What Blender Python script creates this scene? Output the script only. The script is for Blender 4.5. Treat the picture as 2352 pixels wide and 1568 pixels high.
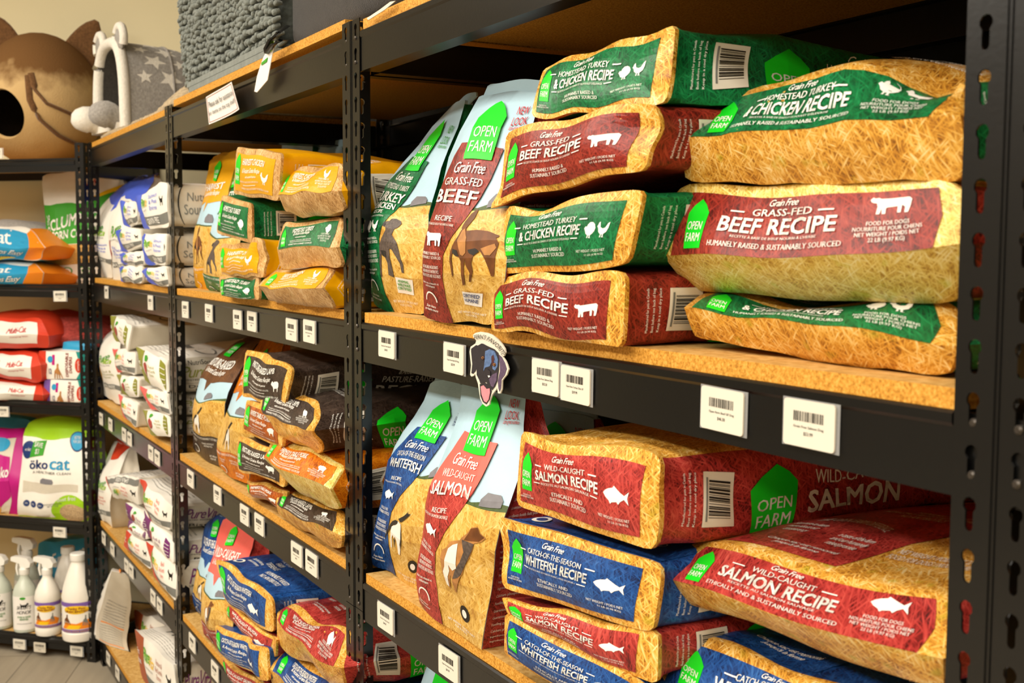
import bpy, bmesh, math, random
import numpy as np
from mathutils import Vector, Matrix, geometry

for _o in list(bpy.data.objects):
    bpy.data.objects.remove(_o)
S = bpy.context.scene
COL = S.collection
random.seed(4)
RNG = np.random.default_rng(7)

# ------------------------------------------------------------------ camera
F_PX, YAW, PITCH, ROLL = 2689.5, math.radians(29.023), math.radians(4.4385), math.radians(0.236)
EYE = np.array([1.7965, -0.6969, 1.47])
_f = np.array([-math.cos(YAW) * math.cos(PITCH), math.sin(YAW) * math.cos(PITCH), -math.sin(PITCH)])
_r0 = np.array([math.sin(YAW), math.cos(YAW), 0.0])
_u0 = np.cross(_r0, _f)
_r = math.cos(ROLL) * _r0 + math.sin(ROLL) * _u0
_u = -math.sin(ROLL) * _r0 + math.cos(ROLL) * _u0
cam = bpy.data.cameras.new('camera')
cam.sensor_width = 36.0
cam.lens = F_PX / 2352 * 36
cam.clip_start = 0.05
cam.dof.use_dof = True
cam.dof.focus_distance = 1.62
cam.dof.aperture_fstop = 10.0
camo = bpy.data.objects.new('camera', cam)
COL.objects.link(camo)
camo.matrix_world = Matrix(((_r[0], _u[0], -_f[0], EYE[0]), (_r[1], _u[1], -_f[1], EYE[1]),
                            (_r[2], _u[2], -_f[2], EYE[2]), (0, 0, 0, 1)))
S.camera = camo

# ------------------------------------------------------------------ light
S.view_settings.view_transform = 'Standard'
S.view_settings.look = 'None'
S.view_settings.gamma = 1.0
S.view_settings.use_curve_mapping = False
S.view_settings.exposure = -0.36
W = bpy.data.worlds.new('shop_ambient')
S.world = W
W.use_nodes = True
W.node_tree.nodes['Background'].inputs[0].default_value = (1.0, 0.93, 0.82, 1)
W.node_tree.nodes['Background'].inputs[1].default_value = 0.25
CEIL = 3.05


def ceiling_lamp(x, y, power, sx=1.2, sy=0.6):
    l = bpy.data.lights.new('ceiling_lamp', 'AREA')
    l.shape = 'RECTANGLE'
    l.size, l.size_y = sx, sy
    l.energy = power
    l.color = (1.0, 0.93, 0.82)
    o = bpy.data.objects.new('ceiling_lamp', l)
    o.location = (x, y, CEIL - 0.03)
    COL.objects.link(o)


for _x in (-1.9, -0.3, 1.3, 2.9):
    ceiling_lamp(_x, -1.3, 38)
    ceiling_lamp(_x, -3.0, 80)

# ------------------------------------------------------------------ pixel measurement -> place
def ray(u, v):
    return _f + _r * ((u - 1176) / F_PX) + _u * ((784 - v) / F_PX)


def at(u, v, y=0.0):
    """point of the vertical plane at depth y that the photo shows at pixel u, v"""
    d = ray(u, v)
    return EYE + d * ((y - EYE[1]) / d[1])


def on(u, v, z):
    """point of the level plane at height z"""
    d = ray(u, v)
    return EYE + d * ((z - EYE[2]) / d[2])


H0 = 1.47
LN = np.array([math.sqrt(.5), -math.sqrt(.5), 0])        # facing direction of the corner unit
LT = np.array([-math.sqrt(.5), -math.sqrt(.5), 0])       # along the corner unit
LP = np.array([-2.478, -0.012, 0])


def atl(u, v, d=0.0):
    """point of the plane d behind the front of the corner unit"""
    k = ray(u, v)
    q = LP - LN * d
    return EYE + k * (np.dot(q - EYE, LN) / np.dot(k, LN))


# ------------------------------------------------------------------ materials
def lin(h):
    h = h.lstrip('#')
    c = [int(h[i:i + 2], 16) / 255 for i in (0, 2, 4)]
    return tuple((x / 12.92 if x <= .04045 else ((x + .055) / 1.055) ** 2.4) for x in c) + (1,)


MATS = {}


def base_mat(name, rough=.5, spec=.4, metal=0.0):
    m = bpy.data.materials.new(name)
    m.use_nodes = True
    nt = m.node_tree
    b = nt.nodes['Principled BSDF']
    b.inputs['Roughness'].default_value = rough
    b.inputs['Specular IOR Level'].default_value = spec
    b.inputs['Metallic'].default_value = metal
    MATS[name] = m
    return m, nt, b


def nd(nt, t, **k):
    n = nt.nodes.new(t)
    for a, v in k.items():
        setattr(n, a, v)
    return n


def bump(nt, b, vec, scale, strength, dist=.002, detail=3):
    n = nd(nt, 'ShaderNodeTexNoise')
    n.inputs['Scale'].default_value = scale
    n.inputs['Detail'].default_value = detail
    if vec is not None:
        nt.links.new(vec, n.inputs['Vector'])
    bp = nd(nt, 'ShaderNodeBump')
    bp.inputs['Strength'].default_value = strength
    bp.inputs['Distance'].default_value = dist
    nt.links.new(n.outputs['Fac'], bp.inputs['Height'])
    nt.links.new(bp.outputs[0], b.inputs['Normal'])


def flat(name, hexc, rough=.5, spec=.4, var=.06, vscale=30, metal=0.0, bmp=0.0, bscale=60):
    """one colour with a faint procedural mottling"""
    if name in MATS:
        return MATS[name]
    m, nt, b = base_mat(name, rough, spec, metal)
    c = lin(hexc)
    tc = nd(nt, 'ShaderNodeTexCoord')
    n = nd(nt, 'ShaderNodeTexNoise')
    n.inputs['Scale'].default_value = vscale
    n.inputs['Detail'].default_value = 4
    nt.links.new(tc.outputs['Object'], n.inputs['Vector'])
    r = nd(nt, 'ShaderNodeValToRGB')
    r.color_ramp.elements[0].position = .3
    r.color_ramp.elements[1].position = .7
    r.color_ramp.elements[0].color = tuple(x * (1 - var) for x in c[:3]) + (1,)
    r.color_ramp.elements[1].color = tuple(min(1, x * (1 + var)) for x in c[:3]) + (1,)
    nt.links.new(n.outputs['Fac'], r.inputs[0])
    nt.links.new(r.outputs[0], b.inputs['Base Color'])
    if bmp:
        bump(nt, b, tc.outputs['Object'], bscale, bmp)
    return m


def strands(name, stops, rough=.4, spec=.35, along=58, across=500, fleck=None, lo=.44, hi=.74):
    """crossing blades of dry grass printed on the film, in the UV of the bag (metres)"""
    m, nt, b = base_mat(name, rough, spec)
    uv = nd(nt, 'ShaderNodeUVMap')
    last = None
    for i, ang in enumerate((24, 82, 139, 58)):
        mp = nd(nt, 'ShaderNodeMapping')
        mp.inputs['Location'].default_value = (i * 3.1, i * 7.7, 0)
        mp.inputs['Rotation'].default_value = (0, 0, math.radians(ang))
        mp2 = nd(nt, 'ShaderNodeMapping')
        mp2.inputs['Scale'].default_value = (along, across * (1 if i < 3 else .6), 1)
        nt.links.new(uv.outputs[0], mp.inputs['Vector'])
        nt.links.new(mp.outputs[0], mp2.inputs['Vector'])
        n = nd(nt, 'ShaderNodeTexNoise')
        n.inputs['Scale'].default_value = 1
        n.inputs['Detail'].default_value = 1.5
        n.inputs['Distortion'].default_value = .5
        nt.links.new(mp2.outputs[0], n.inputs['Vector'])
        if last is None:
            last = n.outputs['Fac']
        else:
            mx = nd(nt, 'ShaderNodeMath', operation='MAXIMUM')
            nt.links.new(last, mx.inputs[0])
            nt.links.new(n.outputs['Fac'], mx.inputs[1])
            last = mx.outputs[0]
    big = nd(nt, 'ShaderNodeTexNoise')
    big.inputs['Scale'].default_value = 26
    big.inputs['Detail'].default_value = 3
    nt.links.new(uv.outputs[0], big.inputs['Vector'])
    mr = nd(nt, 'ShaderNodeMapRange')
    mr.inputs[1].default_value = .3
    mr.inputs[2].default_value = .7
    mr.inputs[3].default_value = -.07
    mr.inputs[4].default_value = .07
    nt.links.new(big.outputs['Fac'], mr.inputs[0])
    ad = nd(nt, 'ShaderNodeMath', operation='ADD')
    nt.links.new(last, ad.inputs[0])
    nt.links.new(mr.outputs[0], ad.inputs[1])
    r = nd(nt, 'ShaderNodeValToRGB')
    cr = r.color_ramp
    while len(cr.elements) < len(stops):
        cr.elements.new(.5)
    for i, h in enumerate(stops):
        cr.elements[i].position = lo + (hi - lo) * i / (len(stops) - 1)
        cr.elements[i].color = lin(h)
    nt.links.new(ad.outputs[0], r.inputs[0])
    out = r.outputs[0]
    if fleck:
        fn = nd(nt, 'ShaderNodeTexNoise')
        fn.inputs['Scale'].default_value = 45
        fn.inputs['Detail'].default_value = 1
        nt.links.new(uv.outputs[0], fn.inputs['Vector'])
        fr = nd(nt, 'ShaderNodeValToRGB')
        fr.color_ramp.elements[0].position = .62
        fr.color_ramp.elements[1].position = .74
        fr.color_ramp.elements[0].color = (0, 0, 0, 1)
        fr.color_ramp.elements[1].color = (.4, .4, .4, 1)
        nt.links.new(fn.outputs['Fac'], fr.inputs[0])
        mix = nd(nt, 'ShaderNodeMix', data_type='RGBA')
        nt.links.new(fr.outputs[0], mix.inputs['Factor'])
        nt.links.new(out, mix.inputs['A'])
        mix.inputs['B'].default_value = lin(fleck)
        out = mix.outputs['Result']
    nt.links.new(out, b.inputs['Base Color'])
    bump(nt, b, uv.outputs[0], 38, .25, .004, 3)
    return m


def film(name, hexc, rough=.38, spec=.4):
    if name in MATS:
        return MATS[name]
    m = flat(name, hexc, rough, spec, .05, 12)
    nt = m.node_tree
    uv = nd(nt, 'ShaderNodeTexCoord')
    bump(nt, nt.nodes['Principled BSDF'], uv.outputs['Object'], 34, .3, .005, 4)
    return m


strands('straw_gold', ['#82501a', '#be8029', '#dfa33c', '#edbf64', '#f6da9a'], fleck='#9aa31c')
strands('straw_pale', ['#a5792c', '#cda546', '#e2c464', '#eed788', '#f5e7b2'], fleck='#b4bd22')
strands('straw_tan', ['#8a5f30', '#b3844a', '#cb9c60', '#d9b27a', '#e6c99c'], fleck='#a8873a')
strands('print_field', ['#b07c30', '#c8983f', '#d6aa52', '#dfb662', '#e9c884'], along=50, across=340)
strands('print_green', ['#04301a', '#06502b', '#0a6636', '#0f7540', '#1f8a50'])
strands('print_beef', ['#3f0d08', '#681a12', '#86261b', '#963024', '#a5402f'])
strands('print_salmon', ['#4a1210', '#8a2320', '#a93530', '#bb413a', '#c9564a'])
strands('print_blue', ['#07193c', '#0d2f66', '#164483', '#1e5094', '#3366a6'])
strands('print_brown', ['#150e0a', '#2b2019', '#3d3029', '#463830', '#57473c'])
strands('print_umber', ['#3f2614', '#56351c', '#633e22', '#6b4526', '#7a5230'])
strands('print_orange', ['#7e3600', '#a85000', '#c96c04', '#d57a08', '#e08c1c'])
strands('print_rust', ['#57220a', '#823a10', '#a95216', '#b85f1c', '#c9752c'])
film('print_yellow', '#e0a000')
film('film_white', '#f0ebe0', .45)
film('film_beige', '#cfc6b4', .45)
film('film_sky', '#b0cfdd', .42)
flat('ink_white', '#f6f3ea', .5, .3, .01)
flat('ink_black', '#16130f', .5, .3, .05)
flat('ink_grey', '#767772', .5, .3, .05)
flat('ink_green', '#12d01f', .42, .35, .03)
flat('ink_lime', '#9ccb1e', .45, .3, .03)
flat('ink_leaf', '#3f9a2c', .45, .3, .03)
flat('ink_red', '#c2232a', .45, .3, .03)
flat('ink_coral', '#e8605a', .42, .35, .03)
flat('ink_salmon', '#f0665a', .42, .35, .03)
flat('ink_blue', '#4a63d0', .42, .35, .03)
flat('ink_olive', '#8a8c34', .42, .35, .03)
flat('ink_purple', '#6f2a6a', .42, .35, .03)
flat('ink_brick', '#cf3d24', .42, .35, .03)
flat('ink_rust', '#a9502c', .42, .35, .03)
flat('ink_yellow', '#f2c318', .42, .35, .03)
flat('ink_orange', '#f08a1c', .42, .35, .03)
flat('ink_navy', '#20386e', .42, .35, .03)
flat('ink_skyblue', '#2f9ac6', .42, .35, .03)
flat('ink_magenta', '#b8127a', .42, .35, .03)
flat('ink_tree', '#4a5a30', .5, .3, .2, 200)
flat('ink_field', '#c99a4e', .5, .3, .14, 260)
flat('ink_fielddeep', '#b3803a', .5, .3, .16, 300)
flat('ink_barn', '#77757a', .5, .3, .1, 100)
flat('ink_dogbrown', '#6b3f1e', .5, .3, .3, 60)
flat('ink_dogblack', '#2b2724', .5, .3, .3, 60)
flat('ink_dogtan', '#b07a44', .5, .3, .25, 60)
flat('ink_doggrey', '#574b44', .5, .3, .4, 240)
flat('ink_pink', '#e58a94', .5, .3, .1, 90)
flat('ink_produce', '#a4433c', .5, .3, .35, 90)
flat('ink_corn', '#c79a52', .5, .3, .25, 260)
flat('ink_pellet', '#b79b74', .5, .3, .35, 220)
flat('ink_teal', '#1f8f86', .45, .3, .05)
flat('ink_violet', '#7a5aa8', .45, .3, .05)


def board_mat(name, light, mid, dark, sc=330):
    m, nt, b = base_mat(name, .62, .25)
    tc = nd(nt, 'ShaderNodeTexCoord')
    n = nd(nt, 'ShaderNodeTexNoise')
    n.inputs['Scale'].default_value = sc
    n.inputs['Detail'].default_value = 3
    n.inputs['Roughness'].default_value = .7
    nt.links.new(tc.outputs['Object'], n.inputs['Vector'])
    r = nd(nt, 'ShaderNodeValToRGB')
    cr = r.color_ramp
    cr.elements.new(.5)
    for e, p, h in zip(cr.elements, (.33, .5, .66), (dark, mid, light)):
        e.position = p
        e.color = lin(h)
    nt.links.new(n.outputs['Fac'], r.inputs[0])
    nt.links.new(r.outputs[0], b.inputs['Base Color'])
    bp = nd(nt, 'ShaderNodeBump')
    bp.inputs['Strength'].default_value = .3
    bp.inputs['Distance'].default_value = .001
    nt.links.new(n.outputs['Fac'], bp.inputs['Height'])
    nt.links.new(bp.outputs[0], b.inputs['Normal'])
    return m


board_mat('chipboard', '#e2ab52', '#cf9236', '#a06a1e')
board_mat('chipboard_face', '#d3ac6c', '#c69c58', '#ad8242', 90)


def steel(name, hexc, rough, sc=220):
    m, nt, b = base_mat(name, rough, .45)
    tc = nd(nt, 'ShaderNodeTexCoord')
    n = nd(nt, 'ShaderNodeTexNoise')
    n.inputs['Scale'].default_value = 9
    n.inputs['Detail'].default_value = 6
    nt.links.new(tc.outputs['Object'], n.inputs['Vector'])
    r = nd(nt, 'ShaderNodeValToRGB')
    c = lin(hexc)
    r.color_ramp.elements[0].color = tuple(x * .75 for x in c[:3]) + (1,)
    r.color_ramp.elements[1].color = tuple(x * 1.3 for x in c[:3]) + (1,)
    nt.links.new(n.outputs['Fac'], r.inputs[0])
    # paint chipped to bare grey in a few spots
    v = nd(nt, 'ShaderNodeTexNoise')
    v.inputs['Scale'].default_value = 55
    v.inputs['Detail'].default_value = 4
    nt.links.new(tc.outputs['Object'], v.inputs['Vector'])
    vr = nd(nt, 'ShaderNodeValToRGB')
    vr.color_ramp.elements[0].position = .765
    vr.color_ramp.elements[1].position = .785
    nt.links.new(v.outputs['Fac'], vr.inputs[0])
    mix = nd(nt, 'ShaderNodeMix', data_type='RGBA')
    nt.links.new(vr.outputs[0], mix.inputs['Factor'])
    nt.links.new(r.outputs[0], mix.inputs['A'])
    mix.inputs['B'].default_value = lin('#77706a')
    nt.links.new(mix.outputs['Result'], b.inputs['Base Color'])
    b.inputs['Coat Weight'].default_value = .12
    b.inputs['Coat Roughness'].default_value = .12
    bump(nt, b, tc.outputs['Object'], sc, .12, .0006, 2)
    return m


steel('black_steel', '#0c0c0c', .28)
flat('rivet_steel', '#4a443e', .3, .6, .2, 90, .6)


def cloth(name, hexc, var=.2, sc=120, bs=160, bst=.6, rough=.95):
    m, nt, b = base_mat(name, rough, .1)
    c = lin(hexc)
    tc = nd(nt, 'ShaderNodeTexCoord')
    n = nd(nt, 'ShaderNodeTexNoise')
    n.inputs['Scale'].default_value = sc
    n.inputs['Detail'].default_value = 5
    nt.links.new(tc.outputs['Object'], n.inputs['Vector'])
    r = nd(nt, 'ShaderNodeValToRGB')
    r.color_ramp.elements[0].position = .3
    r.color_ramp.elements[1].position = .7
    r.color_ramp.elements[0].color = tuple(x * (1 - var) for x in c[:3]) + (1,)
    r.color_ramp.elements[1].color = tuple(min(1, x * (1 + var)) for x in c[:3]) + (1,)
    nt.links.new(n.outputs['Fac'], r.inputs[0])
    nt.links.new(r.outputs[0], b.inputs['Base Color'])
    bump(nt, b, tc.outputs['Object'], bs, bst, .003, 3)
    b.inputs['Sheen Weight'].default_value = .2
    return m


cloth('felt_tan', '#b8935f', .16)
cloth('felt_brown', '#6f4e30', .25)
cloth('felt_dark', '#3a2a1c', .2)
cloth('plush_grey', '#a39e98', .2)
cloth('chenille_core', '#454945', .2)  # darker than the pile: shade in the gaps between noodles, put into the colour
cloth('plush_white', '#ece6da', .06)
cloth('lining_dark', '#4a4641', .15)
cloth('chenille_grey', '#7d827c', .14, 60, 300)
cloth('fleece_beige', '#b09c7c', .35, 90, 70, 1.0)
cloth('mat_black', '#2c2826', .2, 40, 500, .8, .7)
flat('strap_black', '#0d0c0c', .35, .5)
flat('card_white', '#ddd6c6', .55, .3, .02)
flat('paper_white', '#f0ebe4', .5, .4, .02)
flat('bottle_white', '#f2ece0', .3, .5, .02)
flat('bottle_frost', '#c9cfc0', .3, .5, .04)
flat('trigger_white', '#f0ede4', .35, .5, .02)


def clear(name, col=(1, 1, 1, 1), alpha=.25, rough=.1):
    m, nt, b = base_mat(name, rough, .5)
    b.inputs['Base Color'].default_value = col
    b.inputs['Alpha'].default_value = alpha
    return m


clear('clear_sleeve', (.9, .9, .9, 1), .18)
flat('wall_paint', '#ded3ae', .8, .2, .02, 3, 0, .15, 140)
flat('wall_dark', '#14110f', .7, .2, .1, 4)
flat('wall_aisle', '#8f8575', .8, .2, .15, 2)
flat('ceiling_paint', '#ece6d8', .85, .2, .02, 3)


def floor_mat():
    m, nt, b = base_mat('floor_planks', .45, .35)
    tc = nd(nt, 'ShaderNodeTexCoord')
    mp = nd(nt, 'ShaderNodeMapping')
    mp.inputs['Rotation'].default_value = (0, 0, math.radians(22))
    nt.links.new(tc.outputs['Object'], mp.inputs['Vector'])
    br = nd(nt, 'ShaderNodeTexBrick')
    br.inputs['Scale'].default_value = 1
    br.inputs['Brick Width'].default_value = 1.2
    br.inputs['Row Height'].default_value = .2
    br.inputs['Mortar Size'].default_value = .002
    br.inputs['Color1'].default_value = lin('#a69a86')
    br.inputs['Color2'].default_value = lin('#978b77')
    br.inputs['Mortar'].default_value = lin('#6d6454')
    nt.links.new(mp.outputs[0], br.inputs['Vector'])
    sc = nd(nt, 'ShaderNodeMapping')
    sc.inputs['Scale'].default_value = (2, 22, 1)
    nt.links.new(mp.outputs[0], sc.inputs['Vector'])
    n = nd(nt, 'ShaderNodeTexNoise')
    n.inputs['Scale'].default_value = 2
    n.inputs['Detail'].default_value = 5
    nt.links.new(sc.outputs[0], n.inputs['Vector'])
    mix = nd(nt, 'ShaderNodeMix', data_type='RGBA', blend_type='MULTIPLY')
    mix.inputs['Factor'].default_value = .5
    nt.links.new(br.outputs['Color'], mix.inputs['A'])
    r = nd(nt, 'ShaderNodeValToRGB')
    r.color_ramp.elements[0].color = (.55, .55, .55, 1)
    r.color_ramp.elements[1].color = (1.2, 1.2, 1.2, 1)
    nt.links.new(n.outputs['Fac'], r.inputs[0])
    nt.links.new(r.outputs[0], mix.inputs['B'])
    nt.links.new(mix.outputs['Result'], b.inputs['Base Color'])


floor_mat()


# ------------------------------------------------------------------ object helpers
def tag(o, label=None, cat=None, group=None, kind=None):
    if label: o['label'] = label
    if cat: o['category'] = cat
    if group: o['group'] = group
    if kind: o['kind'] = kind
    return o


def thing(name, loc, label, cat, group=None):
    o = bpy.data.objects.new(name, None)
    o.empty_display_size = .02
    o.location = loc
    COL.objects.link(o)
    return tag(o, label, cat, group)


def mesh_obj(name, V, Fc, mats, parent=None, midx=None, smooth=False, loc=(0, 0, 0), uvs=None, sharp=None):
    """one mesh object; V in world axes relative to loc"""
    me = bpy.data.meshes.new(name)
    me.from_pydata([tuple(map(float, v)) for v in V], [], [tuple(int(i) for i in f) for f in Fc])
    if isinstance(mats, str):
        mats = [mats]
    for m in mats:
        me.materials.append(MATS[m])
    if midx is not None:
        me.polygons.foreach_set('material_index', [int(i) for i in midx])
    if smooth:
        me.polygons.foreach_set('use_smooth', [True] * len(me.polygons))
    if uvs is not None:
        l = me.uv_layers.new(name='UVMap')
        l.data.foreach_set('uv', np.asarray(uvs, dtype=np.float32).ravel())
    me.update()
    if smooth and sharp:
        me.set_sharp_from_angle(angle=math.radians(sharp))
    o = bpy.data.objects.new(name, me)
    COL.objects.link(o)
    o.location = loc
    if parent is not None:
        o.parent = parent
    return o


class MB:
    """collects simple solids into one mesh"""
    def __init__(s):
        s.V, s.F, s.M = [], [], []

    def add(s, V, Fc, m=0):
        k = len(s.V)
        s.V += [tuple(v) for v in V]
        s.F += [tuple(i + k for i in f) for f in Fc]
        s.M += [m] * len(Fc)

    def box(s, x0, x1, y0, y1, z0, z1, m=0):
        V = [(x, y, z) for x in (x0, x1) for y in (y0, y1) for z in (z0, z1)]
        s.add(V, [(0, 1, 3, 2), (4, 6, 7, 5), (0, 4, 5, 1), (2, 3, 7, 6), (0, 2, 6, 4), (1, 5, 7, 3)], m)

    def prism(s, prof, axis, a0, a1, m=0):
        """closed 2D outline extruded along x ('x': prof=(y,z)), y ('y': prof=(x,z)) or z"""
        n = len(prof)
        P = {'x': lambda p, a: (a, p[0], p[1]), 'y': lambda p, a: (p[0], a, p[1]), 'z': lambda p, a: (p[0], p[1], a)}[axis]
        V = [P(p, a0) for p in prof] + [P(p, a1) for p in prof]
        Fc = [(i, (i + 1) % n, (i + 1) % n + n, i + n) for i in range(n)]
        tri = geometry.tessellate_polygon([[Vector((p[0], p[1], 0)) for p in prof]])
        Fc += [tuple(t) for t in tri] + [tuple(i + n for i in t[::-1]) for t in tri]
        s.add(V, Fc, m)

    def lathe(s, prof, c, n=20, m=0, sx=1, sy=1):
        V, Fc = [], []
        for r, z in prof:
            for k in range(n):
                a = 2 * math.pi * k / n
                V.append((c[0] + r * sx * math.cos(a), c[1] + r * sy * math.sin(a), c[2] + z))
        for i in range(len(prof) - 1):
            for k in range(n):
                Fc.append((i * n + k, i * n + (k + 1) % n, (i + 1) * n + (k + 1) % n, (i + 1) * n + k))
        Fc.append(tuple(range(n))[::-1])
        Fc.append(tuple((len(prof) - 1) * n + k for k in range(n)))
        s.add(V, Fc, m)

    def tube(s, pts, r, n=8, m=0, flat_=1.0):
        V, Fc = [], []
        pts = [Vector(p) for p in pts]
        for i, p in enumerate(pts):
            d = (pts[min(i + 1, len(pts) - 1)] - pts[max(i - 1, 0)]).normalized()
            a = d.cross(Vector((0, 0, 1)) if abs(d.z) < .9 else Vector((1, 0, 0))).normalized()
            b = d.cross(a)
            rr = r[i] if isinstance(r, (list, tuple)) else r
            for k in range(n):
                t = 2 * math.pi * k / n
                V.append(tuple(p + a * (rr * math.cos(t)) + b * (rr * flat_ * math.sin(t))))
        for i in range(len(pts) - 1):
            for k in range(n):
                Fc.append((i * n + k, i * n + (k + 1) % n, (i + 1) * n + (k + 1) % n, (i + 1) * n + k))
        Fc.append(tuple(range(n))[::-1])
        Fc.append(tuple((len(pts) - 1) * n + k for k in range(n)))
        s.add(V, Fc, m)

    def build(s, name, mats, parent=None, smooth=False, sharp=40, loc=(0, 0, 0), rot=None):
        o = mesh_obj(name, s.V, s.F, mats, parent, s.M, smooth, loc, None, sharp)
        if rot is not None:
            o.rotation_euler = (0, 0, rot)
        bm = bmesh.new()
        bm.from_mesh(o.data)
        bmesh.ops.recalc_face_normals(bm, faces=bm.faces)
        bm.to_mesh(o.data)
        bm.free()
        return o
# ------------------------------------------------------------------ printing on curved film
class Patch:
    """a grid of points u (across) x v (up); prints are laid on it"""
    def __init__(s, ul, vl, P, sign=1):
        s.ul, s.vl, s.P = np.asarray(ul, float), np.asarray(vl, float), P
        du = np.gradient(P, axis=1)
        dv = np.gradient(P, axis=0)
        n = np.cross(du, dv) * sign
        s.N = n / (np.linalg.norm(n, axis=2, keepdims=True) + 1e-12)

    def ev(s, uv, off):
        uv = np.asarray(uv, float)
        fu = np.interp(uv[:, 0], s.ul, np.arange(len(s.ul)))
        fv = np.interp(uv[:, 1], s.vl, np.arange(len(s.vl)))
        i = np.clip(fu.astype(int), 0, len(s.ul) - 2)
        j = np.clip(fv.astype(int), 0, len(s.vl) - 2)
        a, b = (fu - i)[:, None], (fv - j)[:, None]
        def mixg(G):
            return (G[j, i] * (1 - a) + G[j, i + 1] * a) * (1 - b) + (G[j + 1, i] * (1 - a) + G[j + 1, i + 1] * a) * b
        return mixg(s.P) + mixg(s.N) * off


_TXT = {}


def text_tris(s, style):
    """outline font -> flat triangles, normalised to the unit box"""
    key = (s, style)
    if key in _TXT:
        return _TXT[key]
    cu = bpy.data.curves.new('t', 'FONT')
    cu.body = s
    cu.resolution_u = 2
    cu.fill_mode = 'FRONT'
    if style == 's':
        cu.shear = .42
        cu.space_character = .86
    cu.space_line = .95
    cu.align_x = 'CENTER'
    o = bpy.data.objects.new('t', cu)
    COL.objects.link(o)
    dg = bpy.context.evaluated_depsgraph_get()
    dg.update()
    me = bpy.data.meshes.new_from_object(o.evaluated_get(dg))
    V = np.array([v.co[:2] for v in me.vertices]).reshape(-1, 2)
    Fc = [tuple(p.vertices) for p in me.polygons]
    bpy.data.objects.remove(o)
    bpy.data.curves.remove(cu)
    bpy.data.meshes.remove(me)
    if style in 'bm' and len(V):          # heavier strokes: the outline laid down again a hair to each side
        e = .021 if style == 'b' else .008
        sh = [(-e, -e * .7), (e, -e * .7), (e, e * .7), (-e, e * .7)] if style == 'b' else [(-e, 0), (e, 0)]
        n = len(V)
        Fc = [tuple(i + k * n for i in f) for k in range(len(sh)) for f in Fc]
        V = np.concatenate([V + np.array(s_) for s_ in sh])
    if len(V):
        mn, mx = V.min(0), V.max(0)
        V = (V - mn) / np.maximum(mx - mn, 1e-6)
    _TXT[key] = (V, Fc)
    return _TXT[key]


PARTS = ('printed_panel', 'logo', 'lettering', 'barcode_label')
OFFS = {'printed_panel': .0007, 'logo': .0013, 'lettering': .0019, 'barcode_label': .0012}


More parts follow.
